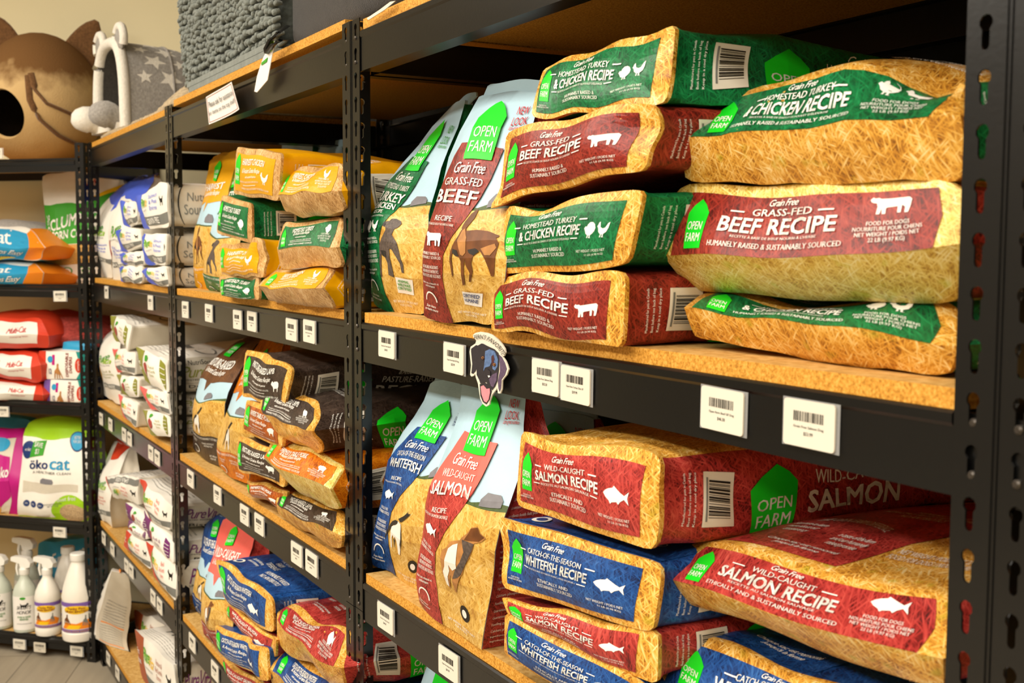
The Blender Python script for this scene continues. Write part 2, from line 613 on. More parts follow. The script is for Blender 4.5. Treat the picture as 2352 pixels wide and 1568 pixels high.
class Art:
    """flat artwork in u, v of one face of a pack"""
    def __init__(s, ul, vl):
        s.ul, s.vl = ul, vl
        s.items = []          # part, mat, level, V, F
        s.out = None

    def _push(s, part, mat, lev, V, Fc):
        s.items.append((part, mat, lev, np.asarray(V, float), Fc))

    def poly(s, part, mat, pts, lev=0):
        tri = geometry.tessellate_polygon([[Vector((p[0], p[1], 0)) for p in pts]])
        s._push(part, mat, lev, pts, [tuple(t) for t in tri])

    def rect(s, part, mat, u0, v0, u1, v1, lev=0):
        s._push(part, mat, lev, [(u0, v0), (u1, v0), (u1, v1), (u0, v1)], [(0, 1, 2, 3)])

    def ell(s, part, mat, cu, cv, ru, rv, lev=0, n=20):
        s.poly(part, mat, [(cu + ru * math.cos(2 * math.pi * k / n), cv + rv * math.sin(2 * math.pi * k / n)) for k in range(n)], lev)

    def shape(s, part, mat, pts, cu, cv, w, h, lev=0, flip=False):
        s.poly(part, mat, [(cu + ((1 - p[0]) if flip else p[0]) * w - w / 2, cv + p[1] * h - h / 2) for p in pts], lev)

    def text(s, mat, t, cu, cv, w, h, style='b', part='lettering', lev=0, rot=0, arc=0.0, slope=0.0):
        V, Fc = text_tris(t, style)
        if not len(V):
            return
        X = V.copy()
        if rot == 90:
            X = np.stack([1 - V[:, 1], V[:, 0]], 1)
        elif rot == -90:
            X = np.stack([V[:, 1], 1 - V[:, 0]], 1)
        elif rot == 180:
            X = 1 - V
        Q = np.stack([cu + (X[:, 0] - .5) * w, cv + (X[:, 1] - .5) * h], 1)
        Q[:, 1] += slope * (X[:, 0] - .5) - arc * ((X[:, 0] - .5) * 2) ** 2
        s._push(part, mat, lev, Q, Fc)

    def bars(s, mat, u0, v0, u1, v1, n=16, part='barcode_label', lev=1, horiz=False, seed=1):
        rr = random.Random(seed)
        ws = [rr.choice((1, 1, 2, 3)) for _ in range(2 * n)]
        tot = sum(ws)
        x = 0
        for k, w in enumerate(ws):
            if k % 2 == 0:
                a, b = x / tot, (x + w) / tot
                if horiz:
                    s.rect(part, mat, u0, v0 + a * (v1 - v0), u1, v0 + b * (v1 - v0), lev)
                else:
                    s.rect(part, mat, u0 + a * (u1 - u0), v0, u0 + b * (u1 - u0), v1, lev)
            x += w

    def bake(s):
        """cut every piece along the grid of the face so it follows the film"""
        if s.out is not None:
            return s.out
        s.out = {}
        for part in {i[0] for i in s.items}:
            its = [i for i in s.items if i[0] == part]
            mats, levs = [], []
            bm = bmesh.new()
            for _, mat, lev, V, Fc in its:
                key = (mat, lev)
                if key not in mats:
                    mats.append(key)
                k = mats.index(key)
                vs = [bm.verts.new((p[0], p[1], 0)) for p in V]
                for f in Fc:
                    try:
                        bm.faces.new([vs[i] for i in f]).material_index = k
                    except ValueError:
                        pass
            for lines, no in ((s.ul, (1, 0, 0)), (s.vl, (0, 1, 0))):
                for a in lines[1:-1]:
                    co = (a, 0, 0) if no[0] else (0, a, 0)
                    bmesh.ops.bisect_plane(bm, geom=bm.verts[:] + bm.edges[:] + bm.faces[:], dist=1e-7, plane_co=co, plane_no=no)
            bm.verts.index_update()
            bm.normal_update()
            V = np.array([v.co[:2] for v in bm.verts])
            lev = np.zeros(len(V))
            Fc, mi = [], []
            for f in bm.faces:
                # wind every face the same way
                ix = [v.index for v in f.verts]
                if f.normal.z < 0:
                    ix = ix[::-1]
                Fc.append(ix)
                mi.append(f.material_index)
                for i in ix:
                    lev[i] = mats[f.material_index][1]
            bm.free()
            s.out[part] = (V, lev, Fc, mi, [m[0] for m in mats])
        return s.out


def lay(art, patch, parent, origin, flip=False, rename=None):
    for part in PARTS:
        b = art.bake().get(part)
        if not b:
            continue
        V, lev, Fc, mi, mats = b
        P = patch.ev(V, (OFFS[part] + lev * .0005)[:, None]) - origin
        if flip:
            Fc = [f[::-1] for f in Fc]
        um = list(dict.fromkeys(mats))
        mi2 = [um.index(mats[i]) for i in mi]
        W_ = max(np.linalg.norm(patch.P[0, -1] - patch.P[0, 0]), .02)
        H_ = max(np.linalg.norm(patch.P[-1, 0] - patch.P[0, 0]), .02)
        uv = [(V[i][0] * W_, V[i][1] * H_) for f in Fc for i in f]
        mesh_obj((rename or {}).get(part, part), P, Fc, um, parent, mi2, False, (0, 0, 0), uv)


# ------------------------------------------------------------------ shapes used in the prints
BARN = [(.05, 0), (.95, 0), (1, .72), (.8, .87), (.52, 1), (.22, .86), (0, .7)]
COW = [(0, .78), (.06, .9), (.1, .84), (.2, .86), (.26, .8), (.5, .8), (.93, .82), (1, .7), (.98, .35), (.95, .1), (.93, 0), (.85, 0), (.86, .3), (.78, .42), (.76, .02), (.68, .02), (.68, .36), (.45, .34), (.4, .3), (.4, 0), (.32, 0), (.3, .3), (.26, 0), (.18, 0), (.2, .4), (.17, .58), (.1, .6), (.03, .66)]
FISH = [(0, .5), (.08, .66), (.22, .8), (.38, .88), (.42, 1), (.52, .9), (.7, .72), (.84, .6), (1, .85), (.95, .5), (1, .12), (.84, .4), (.7, .24), (.62, .06), (.55, .18), (.36, .1), (.3, 0), (.24, .16), (.1, .3)]
HEN = [(0, .72), (.06, .8), (.1, .95), (.2, 1), (.24, .86), (.3, .66), (.5, .56), (.68, .6), (.86, .88), (1, .95), (.95, .6), (.84, .34), (.62, .2), (.62, .03), (.7, 0), (.52, 0), (.54, .18), (.44, .18), (.44, .02), (.34, 0), (.38, .2), (.2, .36), (.12, .6)]
TURKEY = [(0, .62), (.1, .76), (.2, .7), (.26, .86), (.42, 1), (.66, 1), (.88, .86), (1, .62), (.96, .42), (.8, .26), (.66, .18), (.66, .04), (.74, 0), (.54, 0), (.58, .16), (.46, .16), (.46, .03), (.36, 0), (.4, .18), (.22, .28), (.14, .44)]
PIG = [(0, .55), (.06, .66), (.14, .78), (.22, .74), (.4, .84), (.78, .84), (.95, .7), (1, .78), (.97, .5), (.93, .3), (.92, 0), (.82, 0), (.8, .26), (.4, .24), (.38, 0), (.28, 0), (.26, .28), (.14, .36), (.05, .42)]
SHEEP = [(0, .62), (.08, .8), (.2, .84), (.26, .72), (.42, .8), (.8, .8), (.96, .68), (.98, .4), (.9, .28), (.88, 0), (.8, 0), (.78, .26), (.42, .24), (.4, 0), (.32, 0), (.3, .26), (.2, .44), (.1, .5)]
DOGSTAND = [(.34, 1), (.42, .97), (.52, .98), (.5, .9), (.56, .84), (.5, .78), (.52, .66), (.7, .62), (.95, .6), (1, .5), (.98, .32), (.97, .02), (.9, 0), (.88, .26), (.8, .34), (.66, .32), (.64, .02), (.58, 0), (.55, .3), (.42, .36), (.36, .34), (.3, 0), (.22, 0), (.26, .34), (.24, .52), (.3, .7), (.32, .84), (.28, .92)]
DOGSIT = [(.5, 1), (.62, .96), (.64, .88), (.6, .78), (.66, .62), (.8, .44), (.92, .22), (1, .02), (.9, 0), (.82, .2), (.72, .3), (.7, .0), (.6, .0), (.58, .26), (.48, .3), (.44, 0), (.34, 0), (.36, .3), (.26, .36), (.2, .1), (.12, 0), (.06, 0), (.1, .3), (.16, .52), (.3, .62), (.42, .72), (.42, .88)]
PUP = [(0, .72), (.08, .95), (.18, 1), (.24, .8), (.4, .66), (.8, .66), (.9, .9), (.98, .86), (.9, .5), (.88, 0), (.78, 0), (.74, .3), (.42, .3), (.4, 0), (.3, 0), (.28, .4), (.14, .6)]

def _nb(pts, bb):
    return [((x - bb[0]) / (bb[2] - bb[0]), 1 - (y - bb[1]) / (bb[3] - bb[1])) for x, y in pts]


_B = (78, 92, 775, 1480)
_T = (100, 230, 540, 1420)
_Wf = (95, 150, 735, 1390)
_Sa = (110, 90, 760, 1450)
DOGS = {
    'beef': (.71, .375, .46, .37, [('ink_dogbrown', _nb([(437, 92), (452, 130), (440, 235), (400, 320), (360, 390), (372, 435), (520, 438), (640, 475), (725, 530), (765, 550), (755, 580), (735, 590), (770, 680), (750, 900), (755, 1255), (725, 1262), (690, 1120), (645, 960), (600, 840), (560, 790), (540, 870), (520, 930), (505, 1040), (525, 1190), (500, 1380), (470, 1385), (490, 1220), (425, 1060), (420, 960), (400, 1100), (400, 1440), (345, 1470), (345, 1200), (350, 1000), (320, 925), (230, 900), (150, 850), (130, 980), (140, 1260), (108, 1330), (95, 1180), (80, 1030), (100, 820), (150, 700), (235, 540), (290, 400), (270, 400), (300, 290), (360, 170)], _B)),
        ('ink_dogtan', _nb([(310, 430), (350, 400), (410, 560), (425, 840), (390, 900), (340, 870), (285, 700), (255, 600)], _B)), ('ink_dogtan', _nb([(600, 780), (735, 690), (755, 760), (700, 900), (645, 900)], _B)),
        ('ink_dogblack', _nb([(160, 770), (260, 790), (320, 900), (230, 890), (155, 840)], _B)), ('ink_dogblack', _nb([(450, 790), (540, 770), (590, 830), (530, 900), (470, 850)], _B))]),
    'turkey': (.56, .32, .4, .33, [('ink_doggrey', _nb([(450, 232), (510, 280), (520, 340), (480, 420), (430, 470), (385, 600), (440, 740), (470, 900), (490, 1050), (525, 1150), (535, 1300), (505, 1300), (480, 1140), (430, 1040), (370, 920), (345, 900), (320, 910), (320, 1080), (355, 1290), (370, 1410), (330, 1400), (275, 1380), (270, 1180), (230, 1090), (150, 1030), (140, 1200), (140, 1400), (120, 1420), (105, 1200), (105, 980), (130, 860), (200, 720), (290, 540), (300, 470), (255, 460), (240, 430), (270, 350), (350, 310), (380, 250)], _T)),
        ('ink_dogblack', _nb([(150, 960), (250, 960), (260, 1080), (180, 1060)], _T)), ('ink_dogblack', _nb([(240, 430), (280, 350), (300, 400), (270, 460)], _T))]),
    'whitefish': (.52, .29, .42, .26, [('film_white', _nb([(475, 570), (545, 600), (560, 760), (560, 960), (525, 1120), (530, 1250), (510, 1390), (470, 1380), (460, 1180), (440, 1060), (400, 1000), (380, 1060), (330, 1010), (300, 1100), (290, 1380), (260, 1370), (262, 1150), (275, 950), (290, 840), (400, 700)], _Wf)),
        ('ink_dogblack', _nb([(475, 575), (400, 600), (320, 680), (250, 790), (200, 920), (130, 1070), (95, 1180), (105, 1240), (140, 1130), (230, 960), (280, 890), (300, 800), (400, 720), (460, 640)], _Wf)),
        ('ink_dogblack', _nb([(715, 150), (690, 230), (640, 320), (600, 380), (480, 520), (540, 560), (600, 490), (735, 295), (690, 310), (670, 290)], _Wf)), ('ink_dogblack', _nb([(360, 1060), (410, 1080), (390, 1190), (375, 1300), (362, 1290), (370, 1150)], _Wf)),
        ('ink_dogblack', _nb([(550, 640), (570, 850), (575, 1000), (540, 1230), (530, 1100), (560, 950)], _Wf))]),
    'salmon': (.7, .345, .44, .3, [('ink_dogtan', _nb([(640, 120), (680, 200), (760, 265), (720, 350), (640, 410), (635, 500), (600, 680), (550, 820), (520, 980), (470, 1080), (440, 1200), (375, 1445), (345, 1430), (350, 1300), (330, 1300), (330, 1160), (300, 1090), (270, 1300), (250, 1440), (190, 1400), (150, 1150), (125, 1200), (115, 960), (110, 780), (140, 660), (210, 610), (280, 480), (440, 420), (450, 380), (520, 280), (560, 160)], _Sa)),
        ('film_white', _nb([(220, 780), (260, 600), (340, 520), (420, 480), (420, 720), (430, 900), (360, 970), (290, 880), (300, 1000), (250, 1150), (240, 1400), (190, 1380), (150, 1100), (200, 960)], _Sa)),
        ('ink_doggrey', _nb([(470, 400), (640, 420), (620, 560), (560, 800), (500, 1000), (440, 1080), (350, 1140), (400, 960), (480, 780), (520, 600)], _Sa)), ('ink_dogbrown', _nb([(560, 180), (640, 130), (680, 210), (740, 260), (690, 350), (600, 380), (500, 400), (540, 280)], _Sa))]),
}


def put_dog(A, fl, lev, pos=None):
    cu, cv, w, h, polys = DOGS[fl]
    if pos:
        cu, cv, w, h = pos
    for k, (mt, pts) in enumerate(polys):
        A.shape('printed_panel', mt, pts, cu, cv, w, h, lev + min(k, 1))


FL = {
    'beef': dict(mat='print_beef', top='print_beef', pre='GRASS-FED', main='BEEF RECIPE', word='BEEF', fr="RECETTE À BASE DE BŒUF NOURRI À L'HERBE", tag='HUMANELY RAISED &', an=[COW], asp=1.3),
    'turkey': dict(mat='print_green', top='print_green', pre='HOMESTEAD TURKEY', main='& CHICKEN RECIPE', word='TURKEY', fr="RECETTE À BASE DE DINDE ET DE POULET D'ÉLEVAGE", tag='HUMANELY RAISED &', an=[TURKEY, HEN], asp=1),
    'salmon': dict(mat='print_salmon', top='ink_salmon', pre='WILD-CAUGHT', main='SALMON RECIPE', word='SALMON', fr='RECETTE AU SAUMON SAUVAGE', tag='ETHICALLY AND', an=[FISH], asp=1.9),
    'whitefish': dict(mat='print_blue', top='print_blue', pre='CATCH-OF-THE-SEASON', main='WHITEFISH RECIPE', word='WHITEFISH', fr='RECETTE À BASE DE POISSON BLANC « PRISE DU JOUR »', tag='ETHICALLY AND', an=[FISH], asp=2),
    'chicken_g': dict(mat='print_yellow', top='print_yellow', main='HARVEST CHICKEN', w2='HARVEST', an=[HEN], anc=1),
    'turkey_g': dict(mat='print_green', top='print_green', main='HOMESTEAD TURKEY', w2='HOMESTEAD', an=[TURKEY], anc=1),
    'lamb_g': dict(mat='print_brown', top='print_umber', main='PASTURE-RAISED LAMB', w2='PASTURE-RAISED', an=[SHEEP], anc=1),
    'pork_g': dict(mat='print_orange', top='print_orange', main="FARMER'S TABLE PORK", w2="FARMER'S TABLE", an=[PIG], anc=1),
    'rust_g': dict(mat='print_rust', top='print_rust', main="FARMER'S TABLE PORK", w2="FARMER'S TABLE", an=[PIG], anc=1),
    'salmon_g': dict(mat='print_salmon', top='ink_salmon', main='WILD-CAUGHT SALMON', w2='WILD-CAUGHT', an=[FISH], anc=1),
    'whitefish_g': dict(mat='print_blue', top='print_blue', main='CATCH-OF-THE-SEASON WHITEFISH', w2='CATCH-OF-THE-SEASON', an=[FISH], anc=1),
}
NU, NV = 16, 12
UL = np.linspace(0, 1, NU + 1)
VL = np.linspace(0, 1, NV + 1)
SL = np.array([0, .012, .03, .06, .12, .2, .3, .4, .5, .6, .7, .8, .9, .96, 1.0])   # depth samples
_ART = {}


def barn_logo(A, cu, cv, w, h, lev=0):
    A.shape('logo', 'ink_green', BARN, cu, cv, w, h, lev)
    A.text('ink_white', 'OPEN', cu, cv - .06 * h, w * .74, h * .17, 'm', lev=lev)
    A.text('ink_white', 'FARM', cu, cv - .29 * h, w * .74, h * .17, 'm', lev=lev)


def dash(A, u0, u1, v, t=.008):
    A.rect('lettering', 'ink_white', u0, v - t, u1, v + t)


def front_end(fl):
    """end panel of a middling bag lying down"""
    k = ('end', fl)
    if k in _ART: return _ART[k]
    f = FL[fl]
    A = Art(UL, VL)
    w = 'ink_white'
    A.poly('printed_panel', f['mat'], [(.045, .1), (.25, .085), (.6, .08), (.905, .1), (.915, .5), (.92, .87), (.6, .885), (.3, .875), (.06, .87), (.04, .5)])
    if f.get('anc'):
        barn_logo(A, .125, .55, .15, .62)
        A.text(w, f['main'], .5, .73, .5, .13)
        A.text(w, '& Ancient Grains Recipe', .49, .54, .42, .13, 's')
        A.text(w, 'with pumpkin & quinoa', .5, .42, .26, .06, 's')
        A.text(w, 'NOURRITURE COMPLETE POUR CHIENS ADULTES', .45, .32, .46, .035, 'm')
        A.text(w, 'HUMANELY RAISED & SUSTAINABLY SOURCED', .5, .18, .5, .04, 'm')
        dash(A, .3, .62, .25, .005)
        A.shape('printed_panel', w, f['an'][0], .78, .42, .13, .26, 1)
        A.text(w, 'NET WEIGHT / POIDS NET', .77, .17, .17, .035, 'm')
    else:
        barn_logo(A, .115, .53, .1, .5)
        A.text(w, 'Grain Free', .42, .795, .16, .085, 's')
        lw = .3 if len(f['pre']) < 13 else .4
        A.text(w, f['pre'], .43, .672, lw, .075, 'm')
        dash(A, .425 - lw / 2 - .075, .425 - lw / 2 - .02, .665)
        dash(A, .435 + lw / 2 + .02, .435 + lw / 2 + .075, .665)
        A.text(w, f['main'], .44, .535, .47, .135)
        A.text(w, f['fr'], .43, .425, .36, .035, 'm')
        dash(A, .19, .24, .425, .006)
        dash(A, .62, .67, .425, .006)
        A.text(w, f['tag'], .44, .3, .23, .05, 'm')
        A.text(w, 'SUSTAINABLY SOURCED', .44, .23, .27, .05, 'm')
        n = len(f['an'])
        for i, sh in enumerate(f['an']):
            A.shape('printed_panel', w, sh, .785 + (i - (n - 1) / 2) * .085, .52, .15 if n == 1 else .075, .2, 1)
        A.text(w, 'NET WEIGHT / POIDS NET', .765, .26, .19, .035, 'm')
        A.text(w, '11 LB (4.98 KG)', .79, .205, .12, .035, 'm')
        A.text(w, 'FOOD FOR DOGS\nNOURRITURE POUR CHIENS', .115, .2, .11, .05, 'm')
    _ART[k] = A
    return A


def front_big(fl):
    """bottom end of a big bag: straw band below the fold, printed band above it"""
    k = ('big', fl)
    if k in _ART: return _ART[k]
    f = FL[fl]
    A = Art(UL, VL)
    w = 'ink_white'
    A.poly('printed_panel', f['mat'], [(.045, .5), (.5, .505), (.93, .5), (.955, .72), (.94, .93), (.5, .915), (.1, .93), (.06, .75)])
    barn_logo(A, .155, .71, .09, .34)
    if f.get('anc'):
        A.text(w, f['main'], .47, .83, .34, .09)
        A.text(w, '& Ancient Grains Recipe', .46, .75, .28, .08, 's')
        A.text(w, 'with pumpkin & quinoa', .46, .68, .2, .04, 's')
        A.text(w, 'NOURRITURE COMPLETE POUR CHIENS ADULTES', .46, .62, .36, .022, 'm')
        A.text(w, 'HUMANELY RAISED & SUSTAINABLY SOURCED', .46, .55, .4, .03, 'm')
        dash(A, .28, .64, .59, .003)
        A.shape('printed_panel', w, f['an'][0], .82, .78, .08, .17, 1)
    else:
        A.text(w, 'Grain Free', .47, .878, .11, .045, 's')
        A.text(w, f['pre'], .47, .812, .22 if len(f['pre']) < 13 else .29, .048, 'm')
        A.text(w, f['main'], .46, .715, .41, .11)
        A.text(w, f['fr'], .46, .635, .3, .022, 'm')
        A.text(w, f['tag'].replace(' &', '') + ' & SUSTAINABLY SOURCED', .46, .575, .46, .036, 'm')
        dash(A, .28, .33, .81, .005)
        dash(A, .6, .65, .81, .005)
        n = len(f['an'])
        for i, sh in enumerate(f['an']):
            A.shape('printed_panel', w, sh, .81 + (i - (n - 1) / 2) * .08, .83, .12 if n == 1 else .07, .13, 1)
    A.text(w, 'FOOD FOR DOGS\nNOURRITURE POUR CHIENS\nNET WEIGHT / POIDS NET\n22 LB (9.97 KG)', .81, .64, .19, .15, 'm')
    _ART[k] = A
    return A


def front_stand(fl, dog='ink_dogbrown'):
    """front of a small bag standing up: sky, field, dog and the coloured swoosh"""
    k = ('stand', fl)
    if k in _ART: return _ART[k]
    f = FL[fl]
    A = Art(UL, VL)
    w = 'ink_white'
    P = 'printed_panel'
    if f.get('anc'):
        A.rect(P, f['top'], 0, .66, 1, 1.0)
        A.poly(P, f['top'], [(.42, .66), (.58, .66), (.5, .6)], 0)
        A.poly(P, 'ink_tree', [(0, .55), (.2, .53), (.5, .51), (.8, .52), (1, .54), (1, .5), (0, .5)])
        A.poly(P, 'print_field', [(0, .53), (.5, .5), (1, .52), (1, .2), (0, .2)], 1)
        A.shape(P, 'ink_barn', [(0, 0), (0, .5), (.3, 1), (.8, .9), (1, .5), (1, .05)], .7, .555, .17, .05, 2)
        put_dog(A, {'chicken_g': 'beef', 'turkey_g': 'turkey', 'lamb_g': 'whitefish', 'pork_g': 'whitefish', 'whitefish_g': 'whitefish', 'salmon_g': 'salmon'}[fl], 2, (.46, .37, .34, .26))
        A.rect(P, f['mat'], 0, 0, 1, .22, 2)
        barn_logo(A, .5, .89, .2, .14, 4)
        A.text(w, f['w2'], .5, .775, .72, .05)
        A.text(w, '& Ancient Grains Recipe', .5, .72, .6, .045, 's')
        A.text(w, 'HUMANELY RAISED & SUSTAINABLY SOURCED', .5, .2, .9, .02, 'm', lev=3)
        A.text(w, 'NON-GMO\nFRUITS', .3, .145, .2, .035, 'm', lev=3)
        A.text(w, 'RAISED WITHOUT\nANTIBIOTICS', .68, .145, .28, .035, 'm', lev=3)
        A.ell('lettering', w, .3, .06, .12, .035, 3)
        A.ell('lettering', f['mat'], .3, .06, .1, .028, 4)
        A.text(w, 'NET WEIGHT\nPOIDS NET', .8, .05, .2, .035, 'm', lev=3)
    else:
        A.poly(P, 'ink_tree', [(0, .585), (.15, .6), (.4, .575), (.7, .565), (.86, .585), (1, .57), (1, .53), (0, .53)])
        A.poly(P, 'print_field', [(0, .56), (.5, .555), (1, .55), (1, 0), (0, 0)], 1)
        A.shape(P, 'ink_barn', [(0, 0), (0, .5), (.25, 1), (.85, .85), (1, .5), (1, .05)], .87, .585, .17, .05, 2)
        put_dog(A, fl, 3)
        body = [(.0, 0), (.44, 0), (.38, .1), (.36, .22), (.39, .34), (.5, .44), (.62, .52), (.7, .6), (.76, .7), (.8, .77), (.55, .785), (.3, .79), (.22, .72), (.1, .64), (.0, .58)]
        A.poly(P, f['mat'], body, 3)
        if f['top'] != f['mat']:
            A.poly(P, f['top'], [(.03, .6), (.14, .585), (.3, .6), (.5, .575), (.67, .575), (.72, .63), (.76, .7), (.8, .77), (.55, .785), (.3, .79), (.22, .72), (.1, .65)], 4)
        barn_logo(A, .56, .83, .34, .2, 5)
        A.text(w, 'Grain Free', .5, .7, .34, .04, 's', lev=4)
        A.text(w, f['pre'], .46, .65, .44, .028, 'm', lev=4)
        A.text(w, f['word'], .41, .595, .54, .05, 'b', lev=4)
        if fl == 'turkey':
            A.text(w, '& CHICKEN', .36, .545, .5, .035, 'b', lev=4)
        A.text(w, 'RECIPE', .36, .51, .2, .02, 'm', lev=4)
        dash(A, .12, .22, .51, .0025)
        dash(A, .48, .58, .5, .0025)
        A.text(w, f['fr'], .3, .485, .4, .013, 'm', lev=4)
        n = len(f['an'])
        for i, sh in enumerate(f['an']):
            A.shape('lettering', w, sh, .265 + (i - (n - 1) / 2) * .15, .42, .22 if n == 1 else .15, .075 if sh is not FISH else .055, 4)
        A.text(w, f['tag'] + '\nSUSTAINABLY SOURCED', .225, .335, .3, .035, 'm', lev=4)
        A.text(w, '100% TRACEABLE INGREDIENTS\nRAISED WITHOUT ANTIBIOTICS\nNON-GMO FRUITS AND VEGETABLES', .215, .255, .28, .06, 'm', lev=4)
        dash(A, .05, .33, .21, .0012)
        A.text(w, 'élevé sans cruauté ni\nantibiotiques', .19, .185, .26, .03, 'm', lev=4)
        n = 14
        arc = [(.18 + .1 * math.cos(math.pi * i / n), .1 + .05 * math.sin(math.pi * i / n)) for i in range(n + 1)]
        arc2 = [(.18 + .085 * math.cos(math.pi * i / n), .1 + .042 * math.sin(math.pi * i / n)) for i in range(n, -1, -1)]
        A.poly('lettering', w, arc + arc2, 4)
        A.text(w, 'Scan Here\nto learn more', .16, .065, .22, .03, 's', lev=4)
        A.ell('logo', 'ink_black', .76, .12, .07, .035, 1) if fl in ('salmon', 'whitefish') else A.rect('logo', 'paper_white', .62, .09, .86, .16, 1)
        if fl in ('salmon', 'whitefish'):
            A.ell('logo', 'paper_white', .76, .12, .035, .018, 2)
        else:
            A.text('ink_navy' if fl == 'beef' else 'ink_leaf', 'CERTIFIED\nHUMANE' if fl == 'beef' else 'ANIMAL\nWELFARE\nCERTIFIED', .74, .13, .2, .045, 'b', lev=2)
        A.text(w, 'NET WEIGHT / POIDS NET\n4 LB (1.8 KG)', .72, .045, .4, .03, 'm', lev=3)
        tc = {'salmon': 'ink_red', 'beef': 'ink_red', 'whitefish': 'ink_navy', 'turkey': 'ink_leaf'}[fl]
        A.text(tc, 'NEW\nLOOK', .88, .88, .15, .07, 'm')
        A.text(tc, 'Same great nutrition', .88, .835, .17, .018, 's')
    _ART[k] = A
    return A


def side_art(fl, big=False, long=True):
    k = ('side', fl, big, long)
    if k in _ART: return _ART[k]
    f = FL[fl]
    A = Art(SL, VL)
    A.rect('barcode_label', 'card_white', .115, .2, .2, .8)
    A.bars('ink_black', .13, .3, .19, .72, 17, horiz=True, seed=len(fl))
    A.rect('barcode_label', 'ink_grey', .122, .26, .127, .74, 1)
    for i in range(3):
        A.text('ink_white', ('Manufactured for pets in Canada', 'Best before see back of bag', 'Keep in a cool dry place')[i], .065 + .014 * i, .5, .008, .6, 'm', rot=90)
    barn_logo(A, .3, .42, .12, .78)
    if long:
        A.text('ink_white', 'Grain Free' if not f.get('anc') else '& Ancient Grains', .53, .82, .12, .14, 's')
        A.text('ink_white', f.get('pre', f.get('w2')), .53, .62, .24, .15, 'm')
        A.text('ink_white', f.get('word', 'RECIPE'), .53, .34, .28, .26)
    _ART[k] = A
    return A


def top_art(fl, kind):
    k = ('top', fl, kind)
    if k in _ART: return _ART[k]
    f = FL[fl]
    A = Art(UL, SL)
    w = 'ink_white'
    if kind == 'big':
        A.poly('printed_panel', f['mat'], [(.12, .03), (.56, .03), (.62, .2), (.72, .4), (.82, .6), (.9, .97), (.2, .97), (.15, .4)])
        A.text(w, 'THE OPEN FARM DIFFERENCE', .36, .27, .26, .03, 'm', arc=.03)
        A.text(w, 'Scan here to learn\nmore about our\ntransparency', .26, .17, .13, .07, 's')
        A.text(w, 'a taste of the farm\nand our humanely\nraised promise', .47, .14, .13, .07, 's')
        A.text(w, 'HUMANELY RAISED\nNON-GMO FRUITS AND VEGETABLES\nNO ANTIBIOTICS', .45, .42, .36, .1, 'm')
        A.text(w, 'Chaque sac est remonté\njusqu’à la ferme', .38, .07, .26, .03, 's')
        A.text('ink_white', 'NET WEIGHT / POIDS NET 22 LB\nFOOD FOR DOGS / NOURRITURE', .78, .14, .3, .05, 'm')
        A.text('ink_white', 'SUSTAINABLY\nSOURCED', .6, .7, .36, .12)
    else:
        A.rect('printed_panel', f['mat'], .05, .03, .985, .98)
        A.text(w, 'THE OPEN\nFARM\nDIFFERENCE', .45, .2, .2, .1, 'm')
        A.text(w, 'Scan here to learn more\nabout our transparency', .25, .12, .22, .05, 's')
        A.text(w, 'HUMANELY RAISED\nNO ANTIBIOTICS', .7, .1, .3, .06, 'm')
        A.ell('lettering', w, .12, .07, .05, .025)
        A.ell('lettering', f['mat'], .12, .07, .03, .014, 1)
        A.text(w, 'SUSTAINABLY SOURCED\nETHICALLY RAISED', .6, .4, .5, .08)
    _ART[k] = A
    return A


# ------------------------------------------------------------------ white bags of the far bay
WH = {'blue': ('ink_blue', 'ink_blue', 'Salmon\n& Peas\nEntree'), 'coral': ('ink_coral', 'ink_coral', 'Salmon\n& Potato\nEntree'),
      'olive': ('ink_olive', 'ink_olive', 'Duck &\nRed Lentils\nEntree'), 'brick': ('ink_brick', 'ink_brick', 'Beef &\nRed Lentils\nEntree'),
      'purple': ('ink_purple', 'ink_purple', 'Pork &\nPeas'), 'rust': ('ink_rust', 'ink_rust', 'Venison &\nRed Lentils\nEntree')}


